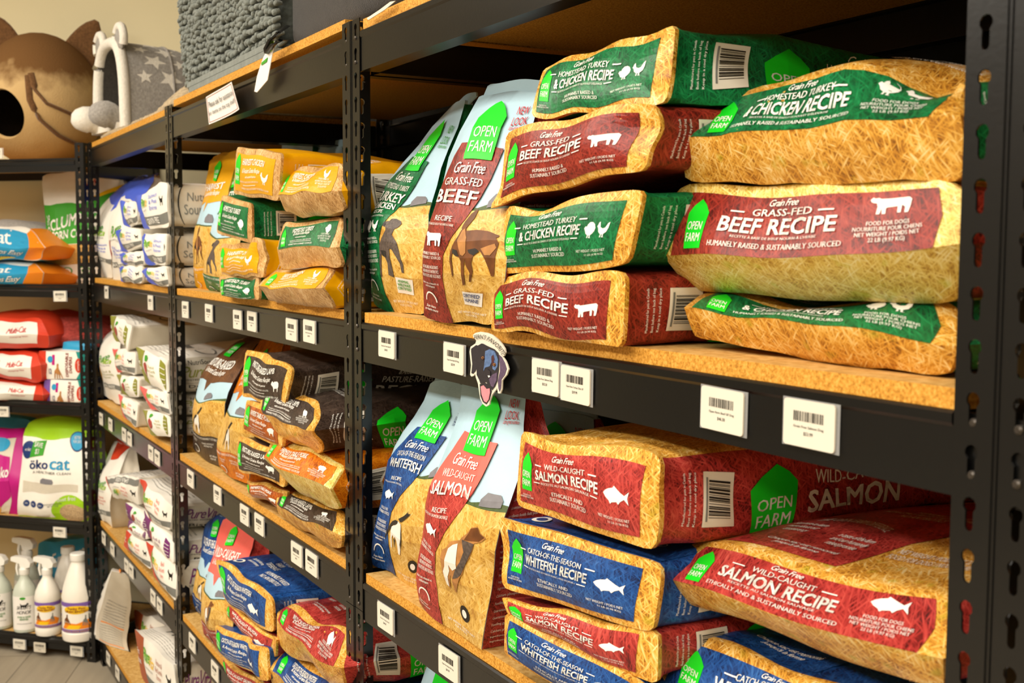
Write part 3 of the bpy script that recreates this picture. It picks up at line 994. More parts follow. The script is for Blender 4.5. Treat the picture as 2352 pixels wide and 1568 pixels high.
def white_end(c, flip=False, band=.3):
    k = ('wend', c, flip, band)
    if k in _ART: return _ART[k]
    bc, tc, txt = WH[c]
    A = Art(UL, VL)
    P = 'printed_panel'
    A.poly(P, bc, [(0, 1), (band, 1), (band * .88, .7), (band * .82, .5), (band * .95, .2), (band * 1.15, 0), (0, 0)])
    A.text('ink_white', 'First\nchoice', band * .3, .52, band * .5, .3, 's', lev=1, slope=.05)
    if c in ('olive', 'purple'):
        A.shape(P, 'ink_produce', [(.1, 0), (0, .4), (.2, .8), (.6, 1), (1, .7), (.9, .3), (.5, .05)], band * 1.25, .48, .16, .42, 1)
        A.shape(P, 'ink_leaf', [(0, 0), (.2, .8), (.6, 1), (1, .7), (.6, .2)], band * 1.45, .8, .12, .2, 1)
        A.text(tc, txt, .62, .5, .2, .34, 'r')
        A.shape(P, bc, [(.1, 1), (.9, .9), (1, .5), (.8, .1), (.3, 0), (0, .4)], .86, .5, .14, .86)
        for i in range(4):
            A.rect('lettering', 'ink_white', .81, .25 + .15 * i, .91, .27 + .15 * i, 1)
    else:
        rv = 180 if flip else 0
        y = (lambda v: 1 - v) if flip else (lambda v: v)
        A.text('ink_lime', 'Pure', .36, y(.7), .16, .26, 's', rot=rv, slope=.05)
        A.text('ink_yellow', 'Vita', .47, y(.66), .12, .22, 's', rot=rv)
        A.text('ink_leaf', 'Pure', .35, y(.72), .15, .24, 's', lev=1, rot=rv)
        A.text('ink_grey', 'GRAIN FREE DOG FOOD', .4, y(.47), .2, .035, 'm', rot=rv)
        A.text(tc, txt, .66, y(.62), .18, .4, 'r', rot=rv)
        A.shape(P, 'ink_black', PUP, .88, y(.58), .1, .22)
        A.poly(P, 'ink_grey', [(band * .95, y(.1)), (.6, y(.06)), (1, y(.1)), (1, y(.32)), (.6, y(.28)), (band * .8, y(.32))])
        A.text('ink_white', 'GRAIN FREE', .6, y(.18), .36, .14, lev=1, rot=rv)
    _ART[k] = A
    return A


def white_top(c):
    k = ('wtop', c)
    if k in _ART: return _ART[k]
    A = Art(UL, SL)
    for i in range(5):
        A.text('ink_grey', 'Complete and balanced for all life stages of dogs', .5, .05 + .025 * i, .8, .012, 'm')
    A.shape('printed_panel', 'ink_grey', PUP, .35, .26, .26, .12)
    A.ell('printed_panel', 'ink_grey', .72, .28, .12, .06)
    A.ell('printed_panel', 'film_white', .72, .28, .1, .05, 1)
    _ART[k] = A
    return A


def white_side(v):
    k = ('wside', v)
    if k in _ART: return _ART[k]
    A = Art(SL, VL)
    if v == 0:
        A.text('ink_grey', 'Nutri\nSource', .17, .5, .15, .5, 'r')
        n = 10
        for sg in (-1, 1):
            c = [(.17 + sg * (.06 + .05 * math.cos(t)), .5 + .5 * math.sin(t)) for t in np.linspace(-1.2, 1.2, n)]
            c2 = [(.17 + sg * (.06 + .042 * math.cos(t)), .5 + .5 * math.sin(t)) for t in np.linspace(1.2, -1.2, n)]
            A.poly('lettering', 'ink_black', c + c2)
    elif v == 1:
        A.text('ink_black', 'NutriSource', .2, .86, .16, .12, 'r')
        A.text('ink_olive', 'PureVita', .2, .62, .26, .3, 's')
        A.text('ink_black', 'LIMITED INGREDIENT', .2, .4, .22, .05, 'r')
        A.rect('lettering', 'ink_black', .05, .3, .4, .305)
        A.text('ink_black', 'Duck &\nKale', .2, .15, .18, .2, 'r')
    else:
        A.text('ink_purple', 'PureVita', .19, .6, .22, .4, 's')
        A.text('ink_black', 'LIMITED INGREDIENT', .19, .34, .22, .06, 'r')
        A.text('ink_black', 'Bison', .19, .12, .16, .14, 'r')
    _ART[k] = A
    return A


def white_stand(c):
    k = ('wstand', c)
    if k in _ART: return _ART[k]
    bc, tc, txt = WH[c]
    A = Art(UL, VL)
    A.poly('printed_panel', bc, [(0, 1), (1, 1), (1, .74), (.85, .68), (.8, .74), (.3, .8), (0, .8)] if c == 'blue' else [(.25, 1), (1, 1), (.8, .8), (.5, .78)] if c == 'brick' else [(0, 1), (.1, 1), (.08, .9), (0, .9)])
    A.text('ink_leaf', 'Pure', .5, .52, .5, .08, 's', slope=.05)
    A.text('ink_lime', 'Vita', .6, .49, .4, .06, 's')
    A.text('ink_grey', 'GRAIN FREE DOG FOOD', .5, .44, .5, .012, 'm')
    A.text(tc, txt, .6, .34, .5, .09, 'r')
    A.shape('printed_panel', 'ink_produce' if c != 'olive' else 'ink_corn', [(.1, 0), (0, .5), (.3, 1), (.8, .9), (1, .4), (.6, 0)], .16, .34, .3, .2)
    A.rect('printed_panel', 'ink_grey', 0, .17, 1, .225)
    A.text('ink_white', 'GRAIN FREE', .5, .198, .7, .035, lev=1)
    _ART[k] = A
    return A


# ------------------------------------------------------------------ bags
def bag(name, label, cat, group, rows, depth, mats, front=None, right=None, top=None, gus=0.0, fb=.012, sb=.006, tb=.008,
        lip=.05, rnd=.05, ddir=(0, 1, 0), back=.7, zmin=None, wr=.0022, dents=(), dt=None, smooth_rows=False, band=.006, seal=False,
        drift=(0, 0), flipx=False):
    """A filled bag: rows = [(v, left point, right point)] of its front from bottom to top, swept back along ddir.
    mats = film of (front, band behind the front seam, right side, top, rest)."""
    vs = np.array([r[0] for r in rows], float)
    Lp = np.array([r[1] for r in rows])
    Rp = np.array([r[2] for r in rows])
    dl = np.array([depth] * len(rows) if np.isscalar(depth) else depth, float)
    dd = np.array(ddir, float)
    xa = (Rp - Lp).mean(0)
    xa /= np.linalg.norm(xa)
    zc = Lp[:, 2].mean() * .5 + Rp[:, 2].mean() * .5
    zlo = min(Lp[0, 2], Rp[0, 2])
    if smooth_rows and len(rows) > 2:
        def interp(v, A):
            out = np.empty(v.shape + (3,))
            m = np.gradient(A, vs, axis=0)
            i = np.clip(np.searchsorted(vs, v, 'right') - 1, 0, len(vs) - 2)
            h = vs[i + 1] - vs[i]
            t = ((v - vs[i]) / h)[..., None]
            h = h[..., None]
            return (2 * t**3 - 3 * t**2 + 1) * A[i] + (t**3 - 2 * t**2 + t) * h * m[i] + (-2 * t**3 + 3 * t**2) * A[i + 1] + (t**3 - t**2) * h * m[i + 1]
    else:
        def interp(v, A):
            return np.stack([np.interp(v, vs, A[:, k]) for k in range(3)], -1)
    ph = RNG.uniform(0, 6.28, (6, 3))
    fr = RNG.normal(0, 1, (6, 3)) * 26

    def D(a, b, c):
        v = (b + 1) / 2
        s = (c + 1) / 2
        a0 = a
        k = np.interp(s, [0, .012, .03, .06, .12, .25, 1], [0, .15, .8, 1, .7, 0, 0]) * lip
        e = 1 - rnd * np.abs(a) ** 10 * np.abs(b) ** 10
        a = a * e * (1 - k)
        bb = b * e * (1 - k)
        vv = (bb + 1) / 2
        L, R = interp(vv, Lp), interp(vv, Rp)
        p = L + (R - L) * ((a + 1) / 2)[..., None]
        d = np.interp(vv, vs, dl)
        ss = s[..., None]
        q = p + dd * (d * s)[..., None]
        if back != 1:
            kk = 1 - (1 - back) * np.clip((s - .25) / .75, 0, 1) ** 1.5
            q[..., 2] = zlo + (q[..., 2] - zlo) * kk if drift[1] == 0 else zc + (q[..., 2] - zc) * kk + drift[1] * s ** 2
        q = q + xa * (drift[0] * s ** 1.5)[..., None]
        fw = np.clip((1 - c) / 2, 0, 1) ** 3
        q = q - dd * (fb * (1 - a0 ** 2) * (1 - b ** 2) * fw)[..., None]
        sw = np.clip(1 - b ** 2, 0, 1) * np.clip(s * 6, 0, 1) * np.clip((1 - s) * 5, 0, 1)
        q = q + xa * ((sb * a0 - gus * a0 * np.clip(np.abs(a0) * 3 - 2, 0, 1)) * sw)[..., None]
        q[..., 2] += tb * np.clip(b, 0, 1) * (1 - a0 ** 2) * np.clip(s * 5, 0, 1) * np.clip((1 - s) * 4, 0, 1)
        for (da, db, dc, ra, rb, rc, dx, dy, dz) in dents:
            g = np.exp(-((a0 - da) / ra) ** 2 - ((b - db) / rb) ** 2 - ((s - dc) / rc) ** 2)
            q = q + g[..., None] * np.array([dx, dy, dz])
        w_ = sum(np.sin(q @ fr[i] + ph[i, 0])[..., None] * np.array([math.cos(ph[i, 1]), math.sin(ph[i, 1]), math.cos(ph[i, 2])]) for i in range(6))
        q = q + wr * w_
        if zmin is not None:
            q[..., 2] = np.maximum(q[..., 2], zmin + .0006)
        return q

    al, bl, cl = UL * 2 - 1, VL * 2 - 1, SL * 2 - 1
    faces = {}
    A_, B_ = np.meshgrid(al, bl)
    faces['front'] = Patch(UL, VL, D(A_, B_, -np.ones_like(A_)))
    faces['back'] = Patch(UL, VL, D(-A_, B_, np.ones_like(A_)))
    C_, B_ = np.meshgrid(cl, bl)
    faces['right'] = Patch(SL, VL, D(np.ones_like(C_), B_, C_))
    faces['left'] = Patch(SL, VL, D(-np.ones_like(C_), B_, C_), -1)
    A_, C_ = np.meshgrid(al, cl)
    faces['top'] = Patch(UL, SL, D(A_, np.ones_like(A_), C_))
    faces['bottom'] = Patch(UL, SL, D(A_, -np.ones_like(A_), C_), -1)
    um = list(dict.fromkeys(mats))
    V, Fc, MI, UV = [], [], [], []
    off = RNG.uniform(0, 5, 2)
    org = (Lp[0] + Rp[0]) / 2 + dd * dl[0] / 2
    if zmin is not None:
        org[2] = max(zmin, min(org[2], zmin + .002))
    bm = bmesh.new()
    uvl = bm.loops.layers.uv.new('UVMap')
    for nm, p in faces.items():
        nv, nu = p.P.shape[:2]
        ku = np.concatenate([[0], np.cumsum(np.linalg.norm(np.diff(p.P.mean(0), axis=0), axis=1))])
        kv = np.concatenate([[0], np.cumsum(np.linalg.norm(np.diff(p.P.mean(1), axis=0), axis=1))])
        vv = [[bm.verts.new(p.P[j, i] - org) for i in range(nu)] for j in range(nv)]
        neg = nm in ('left', 'bottom')
        for j in range(nv - 1):
            for i in range(nu - 1):
                q = [(j, i), (j, i + 1), (j + 1, i + 1), (j + 1, i)]
                if neg:
                    q = q[::-1]
                f = bm.faces.new([vv[a][b] for a, b in q])
                for lp, (a, b) in zip(f.loops, q):
                    lp[uvl].uv = (ku[b] + off[0], kv[a] + off[1])
                if nm == 'front':
                    m = mats[0]
                elif nm in ('right', 'left'):
                    m = mats[1] if SL[i] < band else mats[2]
                elif nm in ('top', 'bottom'):
                    m = mats[1] if SL[j] < band * .4 else (mats[3] if nm == 'top' else mats[4])
                else:
                    m = mats[4]
                f.material_index = um.index(m)
                f.smooth = True
    bmesh.ops.remove_doubles(bm, verts=bm.verts, dist=1e-6)
    root = thing(name, tuple(org), label, cat, group)
    me = bpy.data.meshes.new('bag_body')
    bm.to_mesh(me)
    bm.free()
    for m in um:
        me.materials.append(MATS[m])
    me.set_sharp_from_angle(angle=math.radians(48))
    o = bpy.data.objects.new('bag_body', me)
    COL.objects.link(o)
    o.parent = root
    for art, nm in ((front, 'front'), (right, 'right'), (top, 'top')):
        if art is not None:
            rn = {} if nm == 'front' else {'printed_panel': nm + '_panel', 'lettering': nm + '_lettering', 'logo': nm + '_logo'}
            if nm == 'right':
                rn = {'printed_panel': 'side_panel', 'lettering': 'side_lettering', 'logo': 'side_logo'}
            lay(art, faces[nm], root, org, rename=rn)
    if seal:
        # crimped strip closing the mouth
        e = [(faces['top'].P[0, i] + faces['top'].P[-1, i]) / 2 - org for i in range(NU + 1)]
        up = (interp(np.array([1.0]), Lp)[0] - interp(np.array([.9]), Lp)[0])
        up = up / np.linalg.norm(up) * .02
        Vs = [x for x in e] + [x + up for x in e]
        n = NU + 1
        off_ = dd * .0015
        Vs = [x - off_ for x in Vs] + [x + off_ for x in Vs]
        Fs = []
        for i in range(n - 1):
            Fs += [(i, i + 1, n + i + 1, n + i), (2 * n + i + 1, 2 * n + i, 3 * n + i, 3 * n + i + 1), (n + i, n + i + 1, 3 * n + i + 1, 3 * n + i), (i + 1, i, 2 * n + i, 2 * n + i + 1)]
        Fs += [(0, n, 3 * n, 2 * n), (n - 1, 3 * n - 1, 4 * n - 1, 2 * n - 1)]
        mesh_obj('top_seal', Vs, Fs, [mats[0] if not isinstance(seal, str) else seal], root, None, True, uvs=[(0, 0)] * sum(len(f) for f in Fs), sharp=40)
    return root, faces
# ------------------------------------------------------------------ the room
def slab(name, x0, x1, y0, y1, z0, z1, mat, rot=None, loc=(0, 0, 0)):
    b = MB()
    b.box(x0, x1, y0, y1, z0, z1)
    return tag(b.build(name, mat, None, loc=loc, rot=rot), kind='structure')


slab('floor', -6.2, 4.6, -4.6, .75, -.12, 0, 'floor_planks')
slab('ceiling', -6.2, 4.6, -4.6, .75, CEIL, CEIL + .1, 'ceiling_paint')
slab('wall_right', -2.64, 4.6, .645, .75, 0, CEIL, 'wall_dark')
slab('wall_front', -6.2, 4.6, -4.6, -4.5, 0, CEIL, 'wall_aisle')
slab('wall_near', 4.5, 4.6, -4.5, .645, 0, CEIL, 'wall_paint')
slab('wall_far', -6.2, -6.1, -4.5, .75, 0, CEIL, 'wall_paint')
# the slanted wall of the corner, half a metre behind the corner unit's front
_c = LP - LN * .56
slab('wall_left', -.55, 5.2, 0, .1, 0, CEIL, 'wall_paint', rot=math.radians(225), loc=(_c[0], _c[1], 0))

# ------------------------------------------------------------------ steel shelving
KEYP = .0381


def keyhole(cx, cz, n=9):
    R, r = .0058, .0034
    P = []
    a0 = math.asin(r / R)
    for k in range(n):
        t = -math.pi / 2 + a0 + (2 * math.pi - 2 * a0) * k / (n - 1)
        P.append((cx + R * math.cos(t), cz + .0065 + R * math.sin(t)))
    for k in range(5):
        t = math.pi + math.pi * k / 4
        P.append((cx + r * math.cos(t), cz - .0095 + r * math.sin(t)))
    return P


_CELL = {}


def cell_tris(w):
    if w not in _CELL:
        outer = [(0, 0), (w, 0), (w, KEYP), (0, KEYP)]
        hole = keyhole(w * .52, KEYP / 2)[::-1]
        tri = geometry.tessellate_polygon([[Vector((p[0], p[1], 0)) for p in outer], [Vector((p[0], p[1], 0)) for p in hole]])
        _CELL[w] = (outer + hole, tri, len(hole))
    return _CELL[w]


def flange(mb, x0, dirx, y0, diry, w, z0, n, th=.0018):
    """punched strip: from (x0,y0) along the unit direction (dirx,diry), n keyholes high"""
    P, T, nh = cell_tris(w)
    nx, ny = -diry * th, dirx * th
    for k in range(n):
        V = []
        for sgn in (0, 1):
            V += [(x0 + dirx * p[0] + nx * sgn, y0 + diry * p[0] + ny * sgn, z0 + k * KEYP + p[1]) for p in P]
        m = len(P)
        Fc = [tuple(t) for t in T] + [tuple(i + m for i in t[::-1]) for t in T]
        hs = list(range(4, 4 + nh))
        for i in range(nh):
            a, b = hs[i], hs[(i + 1) % nh]
            Fc.append((a, b, b + m, a + m))
        Fc += [(1, 2, 2 + m, 1 + m), (3, 0, m, 3 + m)]
        mb.add(V, Fc)


def post(parent, x, y, sx, sy, z0, nlow, nup, name='post'):
    """L-shaped punched upright: corner at (x, y), one flange along x (sx), one along y (sy)"""
    m = MB()
    for zz, n in ((z0, nlow), (z0 + nlow * KEYP + .0012, nup)):
        flange(m, x, sx, y, 0, .034, zz, n)
        flange(m, x, 0, y, sy, .032, zz, n)
        # rolled corner
        m.box(x - .001, x + .001, y - .001, y + .001, zz, zz + n * KEYP)
    return m.build(name, 'black_steel', parent)


BEAM = [(0, -.063), (0, -.012), (-.0026, -.009), (-.0026, -.002), (0, 0), (.006, .0005), (.0065, -.003), (.003, -.006), (.003, -.057), (.03, -.0605), (.03, -.063)]
BEAM2 = [(0, -.047), (0, -.026), (-.004, -.022), (-.004, -.012), (.002, -.007), (.002, -.001), (.006, 0), (.008, -.004), (.006, -.02), (.006, -.044), (.022, -.045), (.022, -.047)]


def unit(name, label, x0, x1, depth, tops, boards, ztop, front_prof, boardmat=.016, loc=(0, 0, 0), rot=0, extra=0.0, nlow=None, rail=.0, board_over=.004):
    """shelving unit in its own axes: x along, front at y=0, going back to y=depth"""
    u = thing(name, loc, label, 'shelving unit', None)
    u.rotation_euler = (0, 0, rot)
    ntot = int(round(ztop / KEYP))
    nl = nlow or ntot // 2
    for x, sx in ((x0, 1), (x1, -1)):
        for y, sy in ((0, 1), (depth, -1)):
            post(u, x, y, sx, sy, .004, nl, ntot - nl)
            f = MB()
            f.box(min(x, x + sx * .036), max(x, x + sx * .036), min(y, y + sy * .034), max(y, y + sy * .034), 0, .006)
            f.build('foot', 'strap_black', u)
    for zt in tops:
        for yy, flipy in ((.0022, 1), (depth - .0022, -1)):
            m = MB()
            m.prism([(yy + flipy * p[0], zt + p[1]) for p in front_prof], 'x', x0 + .037, x1 - .037)
            for xx, sx in ((x0, 1), (x1, -1)):
                a, b = xx + sx * .003, xx + sx * .0375
                m.box(min(a, b), max(a, b), min(yy + flipy * .001, yy + flipy * .004), max(yy + flipy * .001, yy + flipy * .004), zt + front_prof[0][1], zt)
            o = m.build('beam', 'black_steel', u)
            if flipy == 1:
                for xx, sx in ((x0, 1), (x1, -1)):
                    zb = zt + front_prof[0][1]
                    k0 = math.floor((zb + .01 - .004) / KEYP)
                    for j in range(2):
                        zc = .004 + (k0 + j) * KEYP + KEYP / 2 - .009
                        r = MB()
                        for rr, y_ in ((.0036, -.0008),):
                            n = 10
                            V = [(xx + sx * .0177 + rr * math.cos(2 * math.pi * k / n), y_, zc + rr * math.sin(2 * math.pi * k / n)) for k in range(n)]
                            V += [(xx + sx * .0177 + rr * .6 * math.cos(2 * math.pi * k / n), y_ - .0016, zc + rr * .6 * math.sin(2 * math.pi * k / n)) for k in range(n)]
                            V += [(xx + sx * .0177 + rr * math.cos(2 * math.pi * k / n), .003, zc + rr * math.sin(2 * math.pi * k / n)) for k in range(n)]
                            r.add(V, [(k, (k + 1) % n, n + (k + 1) % n, n + k) for k in range(n)] + [tuple(range(n, 2 * n))] + [(2 * n + k, 2 * n + (k + 1) % n, (k + 1) % n, k) for k in range(n)])
                        r.build('rivet', 'rivet_steel', o, True)
        for xx, sx in ((x0, 1), (x1, -1)):
            m = MB()
            a, b = xx + sx * .0022, xx + sx * .005
            m.box(min(a, b), max(a, b), .036, depth - .036, zt - .063, zt - .002)
            a, b = xx + sx * .0022, xx + sx * .03
            m.box(min(a, b), max(a, b), .036, depth - .036, zt - .063, zt - .0605)
            m.build('side_beam', 'black_steel', u)
    for zb, dx in boards:
        m = MB()
        x_a, x_b, y_a, y_b = x0 + .0405 + dx, x1 - .0355 + dx, board_over, depth - .006
        m.box(x_a, x_b, y_a, y_b, zb - boardmat, zb)
        o = m.build('shelf_board', ['chipboard', 'chipboard_face'], u)
        for p in o.data.polygons:
            p.material_index = 1 if p.normal.z > .5 else 0
    return u


XJ = (1.2455, .006, -1.2675, -2.466)
ZM, ZL, Z3, Z4, ZT = H0 - .116, H0 - .5405, H0 - .963, H0 - 1.379, H0 + .344
TOPS = [ZT, ZM, ZL, Z3, Z4]
SH = {1: ZM + .0165, 2: ZL + .0165, 3: Z3 + .0165, 4: Z4 + .0165, 0: ZT + .0165}     # shelf surfaces
DEP = .6
BRD = [(z + .0165, 0) for z in TOPS]
unit('shelving_unit', 'nearest black steel shelving unit, full of green, red and blue kibble bags', XJ[1] + .0012, XJ[0] - .0012, DEP, TOPS, BRD, H0 + .353, BEAM, nlow=23)
unit('shelving_unit', 'middle black steel shelving unit with the yellow and brown kibble bags', XJ[2] + .0012, XJ[1] - .0012, DEP, TOPS, [(z + .0165 + (.013 if z == ZT else 0), 0) for z in TOPS], H0 + .348, BEAM, nlow=23)
unit('shelving_unit', 'far black steel shelving unit holding the white bags, next to the corner', XJ[3] + .0012, XJ[2] - .0012, DEP, TOPS, BRD, H0 + .35, BEAM, nlow=23)
unit('shelving_unit', 'black steel shelving unit at the right edge, only its keyhole post showing', XJ[0] + .0012, XJ[0] + 1.24, DEP, TOPS, BRD, H0 + .353, BEAM, nlow=23)
# corner unit: its own x axis runs from the far end to the post beside the white bags
LSH = {0: H0 + .309, 1: H0 - .129, 2: H0 - .5435, 3: H0 - .968, 4: H0 - 1.396}
LTOPS = [z + .005 for z in LSH.values()]
unit('shelving_unit', 'black steel corner shelving unit with litter bags and cleaner bottles', -1.22, -.004, .46, LTOPS, [(z, 0) for z in LSH.values()], H0 + .34, BEAM2,
     loc=(LP[0], LP[1], 0), rot=math.radians(45), nlow=23, boardmat=.012, board_over=.012)


# ------------------------------------------------------------------ price tags
def price_tag(p, label, xdir=(1, 0, 0), nrm=(0, -1, 0), w=.061, h=.04, tilt=0.0, lines=True, seed=1, cream=False, sleeve=True):
    X = Vector(xdir)
    N = Vector(nrm)
    Z = Vector((0, 0, 1))
    X, Z = (X * math.cos(tilt) + Z * math.sin(tilt)), (Z * math.cos(tilt) - X * math.sin(tilt))
    root = thing('price_tag', tuple(p), label, 'price tag', 'price tags on the shelf beams')
    r = .003
    out = []
    for cx, cz, a0 in ((w / 2 - r, h / 2 - r, 0), (-w / 2 + r, h / 2 - r, 90), (-w / 2 + r, -h / 2 + r, 180), (w / 2 - r, -h / 2 + r, 270)):
        for k in range(3):
            t = math.radians(a0 + 45 * k)
            out.append((cx + r * math.cos(t), cz + r * math.sin(t)))
    n = len(out)

    def slabm(name, pts, d0, d1, mat, par):
        V = [X * a + Z * b + N * d1 for a, b in pts] + [X * a + Z * b + N * d0 for a, b in pts]
        m = len(pts)
        Fc = [tuple(range(m)), tuple(range(m, 2 * m))[::-1]] + [(i + m, (i + 1) % m + m, (i + 1) % m, i) for i in range(m)]
        o = mesh_obj(name, V, Fc, mat, par)
        bm = bmesh.new()
        bm.from_mesh(o.data)
        bmesh.ops.recalc_face_normals(bm, faces=bm.faces)
        bm.to_mesh(o.data)
        bm.free()
        return o
    card = slabm('card', out, .0, .0016, 'card_white' if not cream else 'film_beige', root)
    if sleeve:
        slabm('clear_sleeve', [(-w / 2 - .003, -h / 2 - .001), (w / 2 + .004, -h / 2 - .001), (w / 2 + .004, h / 2 + .001), (-w / 2 - .003, h / 2 + .001)], -.0006, -.0001, 'clear_sleeve', root)
    rr = random.Random(seed)
    V, Fc = [], []

    def q(a0, b0, a1, b1):
        k = len(V)
        for a, b in ((a0, b0), (a1, b0), (a1, b1), (a0, b1)):
            V.append(X * a + Z * b + N * .0019)
        Fc.append((k, k + 1, k + 2, k + 3))
    x = -.018
    while x < .017:
        ww = rr.choice((.0006, .0009, .0014))
        q(x, .002, x + ww, .0105)
        x += ww + rr.choice((.0006, .0009, .0013))
    mesh_obj('barcode', V, Fc, 'ink_black', card)
    V2, F2 = [], []
    for t, cz, tw, th in ((['Open Farm Turkey Chkn GF', 'Open Farm Beef GF Dog', 'Grain Free Salmon Dog'][seed % 3], -.003, .036, .0028), ('$%d.%02d' % (18 + seed * 7 % 90, 99 if seed % 2 else 50), -.0085, .011, .0034)):
        tv, tf = text_tris(t, 'm')
        k = len(V2)
        V2 += [X * ((a - .5) * tw) + Z * (cz + (b - .5) * th) + N * .0019 for a, b in tv]
        F2 += [tuple(i + k for i in f) for f in tf]
    mesh_obj('lettering', V2, F2, 'ink_black', card)
    return root


TAGS = [
    (889, 791, 'white price tag below the standing green bag, nearest unit'), (1043, 823, 'white price tag just left of the dog head cutout'),
    (1254, 866, 'first white price tag to the right of the dog head cutout'), (1323, 884, 'second white price tag to the right of the dog head cutout'),
    (1660, 942, 'large white price tag under the lowest big green bag'), (1860, 975, 'large white price tag nearest the right post'),
    (886, 1419, 'white price tag under the standing blue whitefish bag'), (1031, 1525, 'white price tag under the standing salmon bag with the dog'),
    (426, 711, 'white price tag at the far end of the beam under the yellow bags'), (480, 719, 'second price tag from the left under the yellow bags'),
    (546, 734, 'third price tag from the left under the yellow bags'), (579, 738, 'fourth price tag from the left under the yellow bags'),
    (670, 757, 'fifth price tag from the left under the yellow bags'), (711, 761, 'last price tag on the right under the yellow bags'),
    (438, 1099, 'white price tag under the standing brown lamb bag'), (500, 1137, 'white price tag under the standing orange bag'),
    (562, 1182, 'left one of the price tag pair under the brown bag stack'), (596, 1204, 'right one of the price tag pair under the brown bag stack'),
    (682, 1272, 'left one of the price tag pair above the red salmon bag'), (716, 1293, 'right one of the price tag pair above the red salmon bag'),
    (442, 1476, 'white price tag at the far end under the blue and salmon bags'), (494, 1541, 'second price tag under the blue and salmon bags, middle unit'),
    (245, 671, 'white price tag nearest the corner under the blue and white bags'), (346, 695, 'right white price tag under the blue and white bags'),
    (232.5, 962, 'first price tag from the corner under the olive and white bags'), (254, 975, 'second price tag from the corner under the olive and white bags'),
    (285.5, 998, 'third price tag from the corner under the olive and white bags'), (298, 1008, 'fourth price tag from the corner under the olive and white bags'),
    (347, 1040, 'fifth price tag from the corner under the olive and white bags'), (361.5, 1051, 'last price tag on the right under the olive and white bags'),
    (238.6, 1236, 'first price tag from the corner under the red and purple white bags'), (258.5, 1261, 'second price tag from the corner under the red and purple white bags'),
    (291, 1299, 'third price tag from the corner under the red and purple white bags'), (302, 1311, 'fourth price tag from the corner under the red and purple white bags'),
    (352, 1372, 'fifth price tag from the corner under the red and purple white bags'), (367, 1391, 'last price tag on the right under the red and purple white bags'),
    (249, 1512, 'white price tag on the lowest beam beside the corner post'), (270, 1545, 'white price tag lower down the lowest beam, partly out of frame'),
]
for _i, (_u_, _v_, _l) in enumerate(TAGS):
    price_tag(at(_u_, _v_, -.0010), _l, tilt=random.uniform(-.02, .02), seed=_i)
for _i, (_u_, _v_, _l, _cr) in enumerate([
        (138, 680, 'white price tag under the corn cob litter bag', 0), (6, 945, 'white price tag under the red litter bags, at the left edge', 0),
        (137, 1222, 'white price tag under the green and white litter bag', 0), (44.6, 1479, 'left white price tag under the cleaner bottles', 0),
        (91.6, 1486, 'cream shelf note between two tags under the bottles', 1), (176, 1495, 'white price tag under the jug beside the corner post', 0),
        (-8, 352, 'white price tag on the top corner beam at the left edge', 0)]):
    price_tag(atl(_u_, _v_, -.0055), _l, xdir=tuple(-LT), nrm=tuple(LN), w=.05, h=.036, tilt=random.uniform(-.03, .03), seed=_i + 60, cream=bool(_cr), sleeve=not _cr)
# ------------------------------------------------------------------ bags on the long run
BAYN = {1: 'nearest unit', 2: 'middle unit', 3: 'far unit'}
STRAW = {'beef': 'straw_gold', 'turkey': 'straw_gold', 'salmon': 'straw_gold', 'whitefish': 'straw_gold', 'chicken_g': 'straw_tan',
         'turkey_g': 'straw_tan', 'lamb_g': 'straw_gold', 'pork_g': 'straw_pale', 'rust_g': 'straw_gold', 'salmon_g': 'straw_gold', 'whitefish_g': 'straw_gold'}


def shelf_z(k):
    return SH[k]


def q4(y, TL, TR, BR, BL, yt=None, yr=None):
    yt = y if yt is None else yt
    dr = 0 if yr is None else yr - y
    return [(0, at(*BL, y), at(*BR, y + dr)), (1, at(*TL, yt), at(*TR, yt + dr))]


def lying(fl, label, group, shelf, quad, y=-.015, depth=.48, straw=None, topm=None, tart=False, bottom=False, sart=True, **k):
    st = straw or STRAW[fl]
    m = FL[fl]['mat']
    tm = topm or m
    k.setdefault('zmin', SH[shelf] if bottom else None)
    return bag('kibble_bag', label, 'bag', group, q4(y, *quad[:4], **(quad[4] if len(quad) > 4 else {})), depth, (st, st, m, tm, m),
               front_end(fl), side_art(fl) if sart else None, top_art(fl, 'small') if tart else None, **k)


def big(fl, label, group, shelf, rows, ys, depth=.5, straw=None, tart=True, bottom=False, topm=None, **k):
    st = straw or STRAW[fl]
    m = FL[fl]['mat']
    R_ = [(v, at(*a, y), at(*b, y)) for (v, a, b), y in zip(rows, ys)]
    k.setdefault('zmin', SH[shelf] if bottom else None)
    k.setdefault('lip', .025)
    k.setdefault('rnd', .07)
    return bag('large_kibble_bag', label, 'bag', group, R_, depth, (st, st, m, topm or st, st), front_big(fl), side_art(fl, True), top_art(fl, 'big') if tart else None, **k)


def standing(fl, label, group, shelf, rows, depths, dog='ink_dogbrown', seal=True, sidem=None, sart=None, **k):
    anc = FL[fl].get('anc')
    R_ = [(v, at(*a, y if np.isscalar(y) else y[0]), at(*b, y if np.isscalar(y) else y[1])) for v, a, b, y in rows]
    fm = 'film_sky'
    m = FL[fl]['mat']
    k.setdefault('fb', .02)
    return bag('standing_kibble_bag', label, 'bag', group, R_, depths, (fm, fm, sidem or m, fm, fm), front_stand(fl, dog), sart, None, lip=.0, rnd=.03, back=1,
               gus=.012, sb=0, tb=0, zmin=SH[shelf], smooth_rows=True, seal=(FL[fl]['top'] if anc else 'film_sky'), band=0.0, **k)


